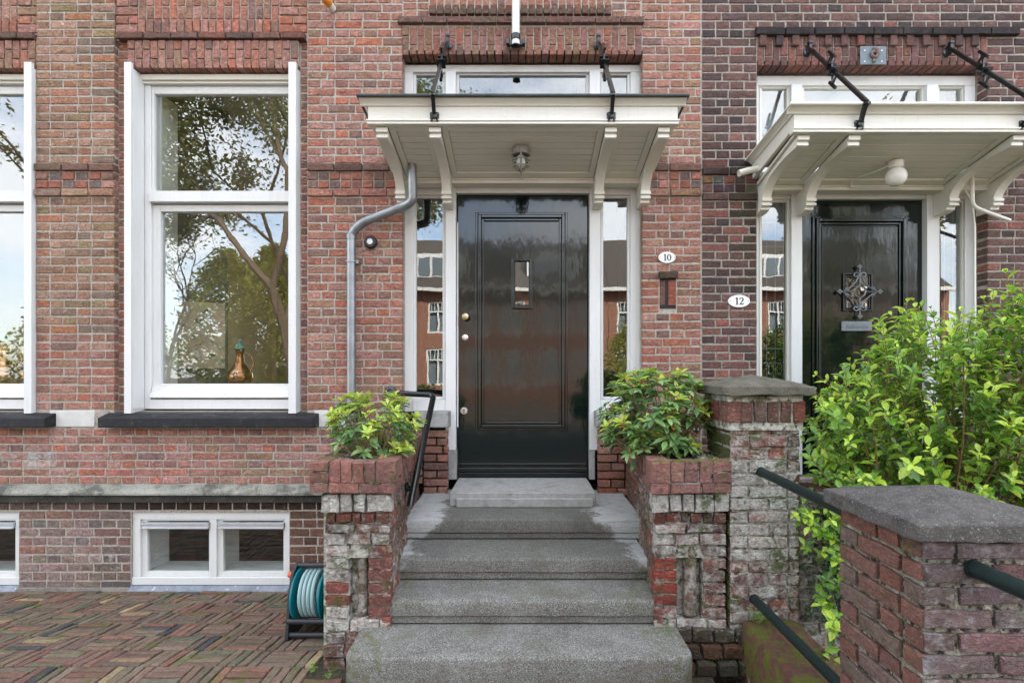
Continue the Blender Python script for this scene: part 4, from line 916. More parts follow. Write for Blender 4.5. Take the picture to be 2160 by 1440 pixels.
# lamps ---------------------------------------------------------------------
lx, ly = X(1099,-.40), -.40; lz = 3.345 + (ly+.62)/.62*(-.145)
t = thing('porch_lamp', 'grey caged bulkhead lamp on the underside of the canopy above the number 10 door', 'lamp', (lx, ly, lz-.14))
m = MB(); m.lathe((lx, ly+.02, lz-.03), [(.05,.028),(.064,.025),(.070,0),(.066,-.02),(.05,-.024)], 'z', 24); m.build('base', M['lamp_metal'], t, smooth=True)
m = MB(); m.lathe((lx, ly+.02, lz-.055), [(.046,0),(.050,-.03),(.046,-.08),(.03,-.11),(.008,-.12)], 'z', 24); m.build('glass_bowl', M['lamp_glass'], t, smooth=True)
m = MB(); m.lathe((lx, ly+.02, lz-.06), [(.02,0),(.028,-.03),(.026,-.07),(.008,-.09)], 'z', 16); m.build('bulb', M['opal'], t, smooth=True)
m = MB()
for hz_, r_ in ((-.055,.066),(-.095,.064),(-.14,.054)): m.tube([(lx+r_*math.cos(a), ly+.02+r_*math.sin(a), lz+hz_) for a in [2*math.pi*k/20 for k in range(21)]], .0055, 6, caps=False)
for k in range(4):
    a = k*math.pi/2 + math.pi/4*0 + math.pi/2; m.tube([(lx+.060*math.cos(a), ly+.02+.060*math.sin(a), lz-.05), (lx+.058*math.cos(a), ly+.02+.058*math.sin(a), lz-.11), (lx+.048*math.cos(a), ly+.02+.048*math.sin(a), lz-.15), (lx, ly+.02, lz-.178)], .007, 6)
m.build('cage', M['lamp_metal'], t, smooth=True)
m = MB(); m.tube([(lx+.006, ly+.08, lz-.03), (lx+.006, -.03, 3.195)], .007, 8); m.build('conduit', M['soffit'], t, smooth=True)
lx, ly = X(1890,-.32), -.32; lz = 3.29 + (ly+.62)/.62*(-.145)
t = thing('porch_lamp', 'white globe lamp under the canopy of the darker house with door 12', 'lamp', (lx, ly, lz-.2))
m = MB(); m.lathe((lx, ly, lz-.052), [(.048,.05),(.052,.045),(.050,0),(.042,-.004)], 'z', 24); m.build('base', M['cream'], t, smooth=True)
m = MB(); m.lathe((lx, ly, lz-.116), [(.036,.062),(.058,.042),(.070,.012),(.071,-.01),(.062,-.04),(.038,-.062),(.012,-.071)], 'z', 28); m.build('globe', M['opal'], t, smooth=True)
m = MB(); m.tube([(lx-.04, ly, lz-.03), (lx-.09, ly+.08, lz-.045), (lx-.17, -.07, 3.17), (lx-.16, -.035, 3.13), (lx-.1, -.03, 3.125), (lx+.25, -.03, 3.125)], .006, 8); m.build('cable', M['cream'], t, smooth=True)

# pipes ---------------------------------------------------------------------
def bend(pts, r=.05, n=5):
    out = [Vector(pts[0])]
    for a, b, c in zip(pts[:-2], pts[1:-1], pts[2:]):
        a, b, c = Vector(a), Vector(b), Vector(c); d1 = (a-b).normalized(); d2 = (c-b).normalized(); rr = min(r, (a-b).length*.45, (c-b).length*.45)
        p, q = b + d1*rr, b + d2*rr
        for k in range(n+1):
            t_ = k/n; out.append(p*(1-t_)**2 + b*2*t_*(1-t_) + q*t_**2)
    out.append(Vector(pts[-1])); return out
yp = -.055
t = thing('drain_pipe', 'grey zinc downpipe elbowing from the number 10 canopy down the brick wall', 'drainpipe', (X(740,yp), yp, 0))
m = MB(); m.tube(bend([(X(741,yp), yp, .1), (X(741,yp), yp, Z(492,yp)), (X(762,yp-.02), yp-.02, Z(472,yp)), (X(850,-.10), -.10, Z(436,-.10)), (X(871,-.14), -.14, Z(425,-.14)), (X(869,-.17), -.17, 3.30)], .05), .034, 16); m.build('pipe', M['zinc'], t, smooth=True)
m = MB()
for pz in (Z(500,yp),): m.lathe((X(741,yp), yp, pz), [(.036,-.02),(.038,-.018),(.038,.018),(.036,.02)], 'z', 18)
m.lathe((X(741,yp), yp, Z(552,yp)), [(.0365,-.008),(.040,-.007),(.040,.007),(.0365,.008)], 'z', 18); m.box(X(749,yp)-.004, X(757,yp), yp-.006, yp+.05, Z(556,yp), Z(549,yp)); m.build('collar', M['zinc'], t, smooth=True)
m = MB(); a_, b_ = Vector((X(838,-.095), -.095, Z(441,-.095))), Vector((X(852,-.1), -.1, Z(435,-.1))); m.tube([a_, b_], .038, 16); m.build('collar', M['zinc'], t, smooth=True)
t = thing('drain_spout', 'short cream spout poking left from the rear corner of the right-hand canopy', 'spout', (X(1570,-.05), -.08, Z(365,0)))
m = MB(); m.tube([(X(1600,-.1), -.10, Z(356,-.1)), (X(1578,-.1), -.11, Z(361,-.1)), (X(1556,-.1), -.12, Z(368,-.1))], .026, 14, caps=False); m.tube([(X(1600,-.1), -.10, Z(356,-.1)), (X(1557,-.1), -.12, Z(367.5,-.1))], .022, 14); m.build('pipe', M['cream'], t, smooth=True)
t = thing('waste_pipe', 'cream curved pipe leaving the right-hand canopy and ending over the bricks', 'pipe', (X(2080,-.05), -.05, Z(450,0)))
m = MB(); m.tube(bend([(X(2050,-.10), -.10, 3.22), (X(2052,-.10), -.10, Z(435,-.1)), (X(2075,-.10), -.10, Z(445,-.1)), (X(2130,-.10), -.10, Z(465,-.1))], .07), .014, 12); m.build('pipe', M['cream'], t, smooth=True)
m = MB(); m.tube([(X(2035,-.02), -.02, Z(403,0)), (X(2050,-.02), -.02, Z(425,0)), (X(2056,-.02), -.02, Z(480,0)), (X(2057,-.02), -.02, Z(900,0))], .008, 8); m.build('cable', M['cream'], t, smooth=True)

# wall fittings ---------------------------------------------------------------
def ellipse(m, cx, cz, rx, rz, y, d_, n=36): m.prism([(cx+rx*math.cos(2*math.pi*k/n), cz+rz*math.sin(2*math.pi*k/n)) for k in range(n)], 'y', y, y+d_)
def stroke(m, pts, ws, y, d_=.0015):
    L_, R_ = [], []
    for i, (px_, pz_) in enumerate(pts):
        a, b = pts[max(i-1,0)], pts[min(i+1,len(pts)-1)]; dx_, dz_ = b[0]-a[0], b[1]-a[1]; q = math.hypot(dx_, dz_) or 1
        nx_, nz_ = -dz_/q, dx_/q; w = ws[i]/2; L_.append((px_+nx_*w, pz_+nz_*w)); R_.append((px_-nx_*w, pz_-nz_*w))
    for i in range(len(pts)-1): m.prism([L_[i], L_[i+1], R_[i+1], R_[i]], 'y', y - i*.00001, y+d_)
def digit(m, ch, cx, cz, h, y):
    u = h
    if ch == '1':
        stroke(m, [(cx, cz-.46*u), (cx, cz+.5*u)], [.17*u]*2, y); stroke(m, [(cx-.2*u, cz-.47*u), (cx+.2*u, cz-.47*u)], [.06*u]*2, y-.0002); stroke(m, [(cx-.2*u, cz+.33*u), (cx-.02*u, cz+.48*u)], [.06*u,.12*u], y-.0004)
    if ch == '0':
        pts = [(cx+.25*u*math.sin(2*math.pi*k/24), cz+.46*u*math.cos(2*math.pi*k/24)) for k in range(25)]
        stroke(m, pts, [(.05+.12*abs(math.sin(2*math.pi*k/24)))*u for k in range(25)], y)
    if ch == '2':
        pts = [(-.25,.24),(-.2,.38),(-.05,.47),(.12,.44),(.22,.30),(.20,.14),(.08,-.06),(-.10,-.26),(-.26,-.44)]
        stroke(m, [(cx+a*u, cz+b*u) for a, b in pts], [q*u for q in (.15,.10,.06,.10,.16,.17,.13,.08,.05)], y)
        stroke(m, [(cx-.27*u, cz-.42*u), (cx+.02*u, cz-.40*u), (cx+.27*u, cz-.42*u)], [.12*u,.15*u,.10*u], y-.0003); stroke(m, [(cx+.26*u, cz-.45*u), (cx+.28*u, cz-.24*u)], [.06*u,.03*u], y-.0005)
def number_sign(px_, py_, rx, rz, txt, label, h):
    cx, cz = X(px_, -.01), Z(py_, -.01); t = thing('house_number', label, 'house number', (cx, 0, cz-rz))
    m = MB(); ellipse(m, cx, cz, rx, rz, -.012, .012); m.build('plate', M['enamel'], t, bevel=.003)
    m = MB()
    for i, c in enumerate(txt): digit(m, c, cx + (i-.5)*h*.62, cz, h, -.0145)
    m.build('digits', M['black_plain'], t, normals=True)
    m = MB()
    for s in (-1, 1): m.lathe((cx+s*rx*.84, -.012, cz), [(.004,-.001),(.004,.002),(.001,.003)], 'y', 8)
    m.build('screw', M['rust'], t)
number_sign(1407, 543, .069, .045, '10', 'white oval enamel sign reading 10 on the red brick right of the door', .052)
number_sign(1559, 635, .088, .050, '12', 'weathered white oval sign reading 12 beside the second door', .058)
t = thing('doorbell', 'small round dark doorbell camera on bricks beside the zinc downpipe', 'doorbell', (X(781,-.03), 0, Z(520,0)))
m = MB(); cx, cz = X(782,-.02), Z(511,-.02); m.lathe((cx, 0, cz), [(.048,-.002),(.052,.006),(.050,.030),(.040,.042),(.02,.044)], 'y', 28); m.build('housing', M['dark_plastic'], t, smooth=True)
m = MB(); m.lathe((cx, -.044, cz), [(.024,-.001),(.022,.004),(.018,.004),(.016,.001),(.005,.002)], 'y', 20); m.build('lens_ring', M['steel'], t, smooth=True)
t = thing('flagpole', 'white flagpole tube clamped upright on the wall above the door', 'flagpole', (X(1088,-.07), -.08, Z(98,-.08)))
cx = X(1088,-.08)
m = MB(); m.lathe((cx, -.09, Z(97,-.09)), [(.026,0),(.031,.003),(.031,1.1),(.026,1.11)], 'z', 20); m.build('pole', paint('flagpole_paint', (.62,.63,.58), .3, .1, .7), t, smooth=True)
m = MB(); m.lathe((cx, -.09, Z(82,-.09)), [(.033,-.014),(.037,-.012),(.037,.03),(.033,.032)], 'z', 20); m.lathe((cx, -.09, Z(99,-.09)), [(.02,0),(.034,.002),(.034,.012),(.031,.013)], 'z', 20); m.box(cx-.075, cx+.075, -.05, -.02, Z(95,-.05), Z(86,-.05)); m.box(cx-.075, cx-.05, -.075, -.05, Z(96,-.05), Z(85,-.05)); m.box(cx+.05, cx+.075, -.075, -.05, Z(96,-.05), Z(85,-.05)); m.box(cx-.02, cx+.02, -.06, 0, Z(94,-.05), Z(87,-.05)); m.build('clamp', M['black_metal'], t, bevel=.003)
t = thing('capped_tube', 'orange and cream capsule fitting sticking out of the bricks at the top edge', 'fitting', (X(690,-.1), -.1, Z(20,-.1)))  # orange-capped tube on the wall, gives no light
ax0, ax1 = Vector((X(700,-.02), -.01, Z(17,-.02))), Vector((X(686,-.14), -.16, Z(-2,-.14)))
m = MB(); m.tube([ax0, ax0.lerp(ax1,.5)], .030, 18); m.build('holder', M['cream'], t, smooth=True)
m = MB(); m.tube([ax0.lerp(ax1,.5), ax0.lerp(ax1,.8), ax1, ax1 + (ax1-ax0).normalized()*.02], [.034,.036,.032,.014], 18); m.build('cap', M['orange_tan'], t, smooth=True)
t = thing('wall_plaque', 'grey metal plaque with a rusted knob on the soldier bricks over door 12', 'plaque', (X(1842,-.03), 0, Z(138,0)))
m = MB(); m.box(X(1814,-.03), X(1869,-.03), -.034, -.026, Z(137,-.03), Z(98,-.03)); m.build('plate', M['plaque'], t, bevel=.006)
m = MB(); cx, cz = X(1843,-.04), Z(117,-.04); m.tube([(cx-.0,-.04,cz+.062),(cx+.022,-.045,cz+.04),(cx+.03,-.045,cz+.005),(cx+.012,-.045,cz-.02),(cx-.018,-.045,cz-.005),(cx-.02,-.045,cz+.02),(cx-.004,-.045,cz+.03),(cx+.004,-.045,cz+.015)], [.014,.018,.016,.014,.012,.012,.013,.012], 10); m.tube([(cx,-.04,cz-.03),(cx+.003,-.045,cz-.055)], .012, 10); m.build('knob', M['rust'], t, smooth=True)
m = MB()
for a, b in ((1824,107),(1860,107),(1824,130),(1860,130)): m.lathe((X(a,-.034), -.034, Z(b,-.034)), [(.005,-.001),(.005,.002),(.001,.003)], 'y', 8)
m.build('screw', M['steel'], t)

# steps ------------------------------------------------------------------------
t = thing('stone_steps', 'flight of speckled grey stone steps with pale repair patches up to the black door', 'steps', (0, -1.2, 0))
def stepmesh(x0, x1, yf, yb, z0, z1, rr=.0):
    m = MB(); nx_ = 40
    h = z1-z0; g = .045
    # profile: nosing block above, slightly recessed plinth with groove
    prof = [(yb, z0+.004), (yf+.022, z0+.004), (yf+.014, z0+.008), (yf+.014, z0+g-.004), (yf+.034, z0+g-.002), (yf+.034, z0+g+.003), (yf+.001, z0+g+.005), (yf, z0+h*.5), (yf+.0, z1-.018), (yf+.006, z1-.006), (yf+.018, z1), (yb, z1)]
    n_ = len(prof); vv_ = []; ff_ = []
    for i in range(nx_+1):
        x_ = x0 + (x1-x0)*i/nx_
        de = min(x_-x0, x1-x_); cut = 0
        if rr and de < rr: cut = rr - math.sqrt(max(0, rr*rr - (rr-de)**2))
        for (a, b) in prof:
            w = .0025*noise.noise(Vector((x_*9, a*5, b*12)))
            vv_.append((x_, (a + cut + w) if a < yb else a, b + (w*.6 if b > z0+.001 else 0)))
    for i in range(nx_):
        for k in range(n_): ff_.append((i*n_+k, i*n_+(k+1) % n_, (i+1)*n_+(k+1) % n_, (i+1)*n_+k))
    ff_ += [tuple(range(n_)), tuple(nx_*n_+k for k in range(n_-1, -1, -1))]
    m.add(vv_, ff_); return m
for (D, z1, z0, x0, x1, yb, rr) in ((3.48, .675, .533, -.80, .80, 0.0, 0), (3.143, .531, .396, -.77, .76, -.55, 0), (2.873, .394, .258, -.76, .75, -.90, 0), (2.548, .256, .02, -.875, .838, -1.15, .035)):
    stepmesh(x0, x1, D-CD, yb, z0, z1, rr).build('step', M['granite'], t, smooth=True)
m = MB(); m.box(X(947,-.44), X(1258,-.44), -.44+.03, .14, .677, .775); m.box(X(958,-.40)+.02, X(1250,-.40), -.445, -.411, .677, .74); m.build('threshold', M['granite_pale'], t, bevel=.006)
m = MB(); m.box(-.81, .81, -.02, .14, .45, .676); m.build('footing', M['granite'], t)

# planters -------------------------------------------------------------------
YP, YB = 2.80-CD, 2.86-CD                              # band plane, body plane
zt_, zm_, zb_ = 1.172, 1.055, .996
def planter(label, xo, xi, s, lime_amt):
    """xo outer x, xi inner x (stair side), s=+1 when the stair is to the left"""
    t = thing('brick_planter', label, 'planter', ((xo+xi)/2, -.7, 0))
    BO = Bricks(t, M['brick_old'], amp=.0048); BC = BO
    lo, hi = min(xo, xi), max(xo, xi)
    org = Vector((xi, YP, 0)); end = Vector((s*.80, -.03, 0)); ud = (end-org).normalized(); ln = (end-org).length
    nn_ = Vector((-s*ud.y*1.0, s*ud.x, 0)) ; nn_ = Vector((-ud.y, ud.x, 0)) if s > 0 else Vector((ud.y, -ud.x, 0))
    if nn_.x * s > 0: nn_ = -nn_
    u_, o_ = (ud, org) if s < 0 else (-ud, end)
    if s > 0: u_, o_ = -ud, end
    # u x v must give outward normal: choose u so that u x (0,0,1) = n... bricks are symmetric, only need handedness
    def hand(u, n): return u if u.cross(Vector((0,0,1))).dot(n) > 0 else -u
    # core (mortar)
    bi = xi + s*.035
    m = MB(); inset = .014
    e2 = Vector((s*.83, -.03, 0))
    prof = [(xi+s*inset, YP+inset), (xo-s*inset, YP+inset), (xo-s*inset, -.012), (s*.80+s*inset, -.012)]
    hole = [(xi+s*.115, YP+.115), (xo-s*.115, YP+.115), (xo-s*.115, -.06), (s*.80+s*.115, -.06)]
    def ring(m, P_, H_, z0, z1):
        v = [(a, b, z) for z in (z0, z1) for (a, b) in P_] + [(a, b, z) for z in (z0, z1) for (a, b) in H_]; f = []
        for k in range(4):
            q = (k+1) % 4; f += [(k, q, 4+q, 4+k), (8+k, 12+k, 12+q, 8+q), (4+k, 4+q, 12+q, 12+k), (k, 8+k, 8+q, q)]
        m.add(v, f)
    ring(m, prof, hole, zb_+.006, zt_-.008); m.build('band_core', M['mortar_old'], t)
    bprof = [(bi+s*inset, YB+inset), (xo-s*.05, YB+inset), (xo-s*.05, -.012), (s*.83+s*inset, -.012)]
    m = MB(); bprof[0] = (bprof[0][0], YB+.075); bprof[1] = (bprof[1][0], YB+.075); m.prism(bprof, 'z', -.15, zb_+.002)
    q0, q1 = sorted((bprof[0][0], bprof[1][0])); nb0, nb1 = (lo+.068, hi-.04) if s < 0 else (xi+.03, xo-.012)
    hole_n = (nb0+.122, nb1-.122, .995-.105-.0675*2.7-.0675-.41, .995-.105-.0675*2.7-.0675-.01)
    wallbox(m, [hole_n], q0, q1, -.15, zb_+.001, YB+.014, .060)
    # niche cut is modelled by leaving a recess: body split round it
    m.build('body_core', M['mortar_old'], t)
    m = MB(); sp = [(hole[0][0], hole[0][1]), (hole[1][0], hole[1][1]), (hole[2][0], hole[2][1]), (hole[3][0], hole[3][1])]
    n_ = 14; vv_ = []
    for i in range(n_+1):
        for k in range(n_+1):
            a, b = i/n_, k/n_; x_ = (sp[0][0]*(1-a)+sp[1][0]*a)*(1-b) + (sp[3][0]*(1-a)+sp[2][0]*a)*b; y_ = (sp[0][1]*(1-a)+sp[1][1]*a)*(1-b) + (sp[3][1]*(1-a)+sp[2][1]*a)*b
            vv_.append((x_, y_, zt_-.06+.03*noise.noise(Vector((x_*12, y_*12, 3)))))
    m.add(vv_, [(i*(n_+1)+k, (i+1)*(n_+1)+k, (i+1)*(n_+1)+k+1, i*(n_+1)+k+1) for i in range(n_) for k in range(n_)]); m.build('soil', M['soil'], t, smooth=True)
    MC = M['brick_coping']
    def addf(cx, cz, w, h, Y_, col, e=.1, mat=None, d=.05, tilt=.006): BO.add((cx, Y_, cz), w, h, (1,0,0), (0,0,1), (0,-1,0), d, col, e, tilt, mat)
    # front band: headers at corners, soldiers between, stretcher course below
    cw = .104
    for cxx in (lo+cw/2, hi-cw/2):
        for r_ in range(2): addf(cxx, zm_ + (zt_-zm_)*(.25+.5*r_), cw-.008, (zt_-zm_)/2-.008, YP, pal(*PCOP), .15, MC, .10)
    nso = int(round((hi-lo-2*cw)/.066)); w = (hi-lo-2*cw)/nso
    for i in range(nso): addf(lo+cw+(i+.5)*w, (zt_+zm_)/2, w-.009, zt_-zm_-.008, YP+rnd.uniform(-.002,.002), pal(*PCOP), .12, MC, .10)
    nst = max(2, int(round((hi-lo)/.115))); w = (hi-lo)/nst; i = 0; x_ = lo
    for w in ([cw, .165] + [.12]*20):
        if x_ + w > hi - .06: w = hi - x_
        if w < .03: break
        addf(x_+w/2, (zm_+zb_)/2, w-.009, zm_-zb_-.008, YP, pal(*PCOP), .1, MC, .09); x_ += w
        if x_ >= hi-.01: break
    # inner side band
    uu = hand(ud, nn_)
    k = 0; q = .0
    while q < ln-.02:
        w = .066; p = org + ud*(q+w/2); BO.add((p.x, p.y, (zt_+zm_)/2), w-.009, zt_-zm_-.008, uu, (0,0,1), nn_, .10, pal(*PCOP), .08, .004, MC); q += w
    q = 0; k = 0
    while q < ln-.02:
        w = .12; w = min(w, ln-q); p = org + ud*(q+w/2); BO.add((p.x, p.y, (zm_+zb_)/2), w-.009, zm_-zb_-.008, uu, (0,0,1), nn_, .09, pal(*PCOP), .08, .004, MC); q += w
    # outer side and rear coping (seen from above)
    so = -1 if s < 0 else 1
    q = YP+.11
    while q < -.06:
        if s < 0: BO.add((xo, q+.033, (zt_+zm_)/2), .057, zt_-zm_-.008, (0,-1,0), (0,0,1), (-1,0,0), .10, pal(*PCOP), .08, .004, MC)
        q += .066
    # body rows
    b0, b1 = lo + (.068 if s < 0 else 0.0), hi - (.04 if s < 0 else 0)
    if s > 0: b0, b1 = xi+.03, xo-.012
    ed = lambda x, z: lime_amt(x, z)  # amount of lime bloom by position
    def row(z0, z1, x0, x1, ws, Y_, mat=None, ef=None, dk=0):
        x_ = x0; i = 0
        while x_ < x1-.015:
            w = ws[i % len(ws)]*rnd.uniform(.94, 1.06)
            if x1-(x_+w) < .04: w = x1-x_
            col = pal(*POLD)
            if dk: col = tuple(c_*(1-dk) for c_ in col)
            e_ = (ef if ef is not None else ed(x_+w/2, (z0+z1)/2))
            addf(x_+w/2, (z0+z1)/2, w-.010, z1-z0-.011, Y_ + rnd.uniform(-.011,.004), col, e_, mat, .06, .03); x_ += w; i += 1
    r = .0675; z = zb_-.004
    row(z-.105, z, b0-.022, b1+.012, [.10,.075,.07,.10], YB-.026, ef=.95); z -= .107
    row(z-r*.9, z, b0+.0, b1, [.06,.085,.05,.075,.06], YB-.004, dk=.35, ef=.5); z -= r*.9
    row(z-r*.8, z, b0+.0, b1, [.16,.19], YB-.012, dk=.2, ef=.75); z -= r*.8
    row(z-r, z, b0, b1, [.115,.13,.115], YB-.002, ef=.85); z -= r
    nt_, nbm = z, z-.405
    cA, cB = b0+.125, b1-.125
    nr = 6
    for k in range(nr):
        za_, zb2 = nt_-(k+1)*(.405/nr), nt_-k*(.405/nr)
        for (p0, p1, nm) in ((b0, cA, 0), (cB, b1, 1)):
            col = pal(*POLD); e_ = ed((p0+p1)/2, (za_+zb2)/2)
            if s > 0 and nm == 0 and k in (1,2,3,4): col = (.30,.065,.045); e_ = .02
            if s < 0 and nm == 0 and k in (3,4): col = (.27,.09,.07); e_ = .2
            if s < 0 and nm == 1 and k >= 1: col = (.24,.10,.08); e_ = .38
            addf((p0+p1)/2, (za_+zb2)/2, p1-p0-.006, .405/nr-.014, YB-.002, col, e_, None, .06, .012)
    z = nbm
    row(z-r, z, b0, b1, [.13,.17], YB-.002, ef=.9); z -= r
    row(z-r, z, b0-.003, b1, [.11,.11,.12], YB-.004, ef=.65); z -= r
    z2 = z
    while z2 > -.1:
        row(z2-r, z2, b0-.012, b1 if s < 0 else b1+.02, [.12,.1], YB-.02, ef=.6, dk=.15); z2 -= r
    # the niche: recessed mortar panel is the core itself; the half-round colonnette stands in it
    m = MB(); cx_ = (cA+cB)/2 + .012; rr_ = (cB-cA)*.26
    prof = []
    for k in range(19):
        zz = nbm+.01 + (nt_-nbm-.02)*k/18; prof.append((rr_*(1+.08*noise.noise(Vector((k*1.3, s*5, 0)))) * (.93 if k % 3 == 0 else 1), zz))
    m.lathe((cx_, YB+.045, 0), prof, 'z', 16)
    o = m.build('colonnette', M['brick_old'], t, smooth=True); o.color = (.24,.15,.12,.7)
    # inner side body
    org2 = Vector((bi, YB, 0)); end2 = Vector((s*.80+s*.03, -.03, 0)); ud2 = (end2-org2).normalized(); ln2 = (end2-org2).length
    n2 = Vector((-ud2.y, ud2.x, 0)); 
    if n2.x*s > 0: n2 = -n2
    uu2 = hand(ud2, n2); zz = zb_-.004; rr2 = 0
    while zz > .2:
        q = 0.0; k = 0
        while q < ln2-.02:
            w = (.115 if rr2 % 2 else .2)*rnd.uniform(.92,1.08); w = min(w, ln2-q)
            if k == 0: w = .10 if rr2 % 2 else .06
            p = org2 + ud2*(q+w/2)
            BO.add((p.x + n2.x*rnd.uniform(-.003,.003), p.y, zz-r/2), w-.010, r-.011, uu2, (0,0,1), n2, .05, pal(*POLD), .62 if q < .7 else .3, .012); q += w; k += 1
        zz -= r; rr2 += 1
    BO.flush()
    return t
limeL = lambda x, z: .85 if x < -.9 else .6
planterL = planter('crumbling lime-streaked brick planter left of the steps, beside the hose reel', -1.148, -.685, -1, limeL)
limeR = lambda x, z: .72
planterR = planter('mossy brick planter right of the steps, joined to the capped pier', 1.125, .690, 1, limeR)
# moss along the copings
m = MB()
for k in range(240):
    a = rnd.random()
    if a < .5: x_, y_ = rnd.uniform(.70, 1.12), YP + abs(rnd.gauss(0, .03)) + .004
    elif a < .8: x_, y_ = -1.15 + rnd.uniform(0, .12), rnd.uniform(YP+.05, -.5)
    else: x_, y_ = rnd.uniform(1.02, 1.12), rnd.uniform(YP, -1.0)
    r_ = rnd.uniform(.004, .012); m.lathe((x_, y_, zt_-.004), [(r_, 0), (r_*.8, r_*.35), (r_*.2, r_*.55)], 'z', 6)
m.build('moss', M['moss'], None, smooth=True, kind='stuff', label='moss cushions along the planter copings', category=None) if False else m.build('moss', M['moss'], planterR, smooth=True, kind='stuff')

# pier with cap ----------------------------------------------------------------
def pier_thing(name, label, x0, x1, y0, y1, zt, palf, pals, mat, mort, e, es, capm, ov, cz0, cz1, capz, style='pier'):
    t = thing(name, label, 'pillar', ((x0+x1)/2, (y0+y1)/2, 0))
    i_ = .013; m = MB(); m.box(x0+i_, x1-i_, y0+i_, y1-i_, -.1, zt+.001); m.build('core', mort, t)
    BB = Bricks(t, mat, amp=.0034); 
    nr = int(round(zt/.0675)); rh = zt/nr
    for k in range(-1, nr):
        for side in range(4):
            if side == 0: ln_, org_, u_, n_, pl, ee = x1-x0, Vector((x0, y0, 0)), Vector((1,0,0)), Vector((0,-1,0)), palf, e
            elif side == 1: ln_, org_, u_, n_, pl, ee = y1-y0, Vector((x0, y1, 0)), Vector((0,-1,0)), Vector((-1,0,0)), pals, es
            elif side == 2: ln_, org_, u_, n_, pl, ee = y1-y0, Vector((x1, y0, 0)), Vector((0,1,0)), Vector((1,0,0)), pals, es
            else: ln_, org_, u_, n_, pl, ee = x1-x0, Vector((x1, y1, 0)), Vector((-1,0,0)), Vector((0,1,0)), pals, es
            seq = [.215, .105, .105, .3] if (k + side) % 2 else [.105, .215, .105, .3]
            q = 0
            for w in seq:
                w *= rnd.uniform(.96, 1.04)
                if ln_-(q+w) < .05: w = ln_-q
                if w < .03: break
                p = org_ + u_*(q+w/2) + n_*rnd.uniform(-.003, .003)
                BB.add((p.x, p.y, k*rh + rh/2 + rnd.uniform(-.002,.002)), w-(.011 if style == 'pier' else .017), rh-(.013 if style == 'pier' else .017), u_, (0,0,1), n_, .045, pal(*pl), ee(k*rh) if callable(ee) else ee, .012)
                q += w
                if q >= ln_-.01: break
    if style == 'pier':
        sz0, sz1 = 1.375, 1.495; so_ = .022
        for side in range(2):
            ln_ = (x1-x0+2*so_) if side == 0 else (y1-y0+2*so_); n__ = int(round(ln_/.068)); w = ln_/n__
            for q in range(n__):
                if side == 0: BB.add((x0-so_+(q+.5)*w, y0-so_+rnd.uniform(-.004,.004), (sz0+sz1)/2), w-.012, sz1-sz0-.01, d=.08, col=pal(*POLD), e=.3, tilt=.03)
                else: BB.add((x0-so_, y1+so_-(q+.5)*w, (sz0+sz1)/2), w-.012, sz1-sz0-.01, (0,-1,0), (0,0,1), (-1,0,0), .08, pal(*POLD), .1, .03)
        m = MB(); m.box(x0-.01, x1+.01, y0-.01, y1+.01, zt-.04, cz0-.001); m.build('bedding', M['mortar_old'], t)
    BB.flush()
    # cap: low pyramid with thick weathered edge
    m = MB(); nn = 10; cx_, cy_ = (x0+x1)/2, (y0+y1)/2; hx, hy = (x1-x0)/2+ov, (y1-y0)/2+ov; vv_ = []
    for i in range(nn+1):
        for k in range(nn+1):
            a, b = -1+2*i/nn, -1+2*k/nn; f_ = 1-max(abs(a), abs(b)); w = .006*noise.noise(Vector((a*3+x0, b*3, 1)))
            vv_.append((cx_+hx*a + .004*noise.noise(Vector((a*5, b*5, x0))), cy_+hy*b + .004*noise.noise(Vector((a*5, b*5, 9))), cz1 + (capz-cz1)*f_ + w*.5 - (.006 if f_ < .01 else 0)))
    top_n = len(vv_); per = [(i, 0) for i in range(nn)] + [(nn, k) for k in range(nn)] + [(i, nn) for i in range(nn, 0, -1)] + [(0, k) for k in range(nn, 0, -1)]
    ff_ = [(i*(nn+1)+k, (i+1)*(nn+1)+k, (i+1)*(nn+1)+k+1, i*(nn+1)+k+1) for i in range(nn) for k in range(nn)]
    for (i, k) in per:
        x_, y_, z_ = vv_[i*(nn+1)+k]; j_ = rnd.uniform(-.004, .004); vv_.append((cx_+(x_-cx_)*1.012, cy_+(y_-cy_)*1.012, cz0 + j_ + .012*(1 if False else 0)))
    mm_ = len(per)
    for k in range(mm_):
        q = (k+1) % mm_; ff_.append((per[k][0]*(nn+1)+per[k][1], per[q][0]*(nn+1)+per[q][1], top_n+q, top_n+k))
    ff_.append(tuple(top_n+k for k in range(mm_)))
    m.add(vv_, ff_); m.build('cap', capm, t, bevel=.006, segs=2)
    return t
px0, px1 = 1.128, 1.515
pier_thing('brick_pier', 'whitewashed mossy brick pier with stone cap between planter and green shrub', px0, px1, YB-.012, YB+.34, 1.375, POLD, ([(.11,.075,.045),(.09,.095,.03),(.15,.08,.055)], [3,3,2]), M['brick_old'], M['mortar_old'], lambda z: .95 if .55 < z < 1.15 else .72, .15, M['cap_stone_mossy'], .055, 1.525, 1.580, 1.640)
pier_thing('gate_pillar', 'brick gate pillar with broad grey stone cap nearest the camera at lower right', 1.18, 1.58, 1.54-CD, 1.95-CD, 1.157, PPIL, PPILS, M['brick_pillar'], M['mortar_pillar'], .52, .14, M['cap_stone'], .036, 1.157, 1.215, 1.275, 'gate')
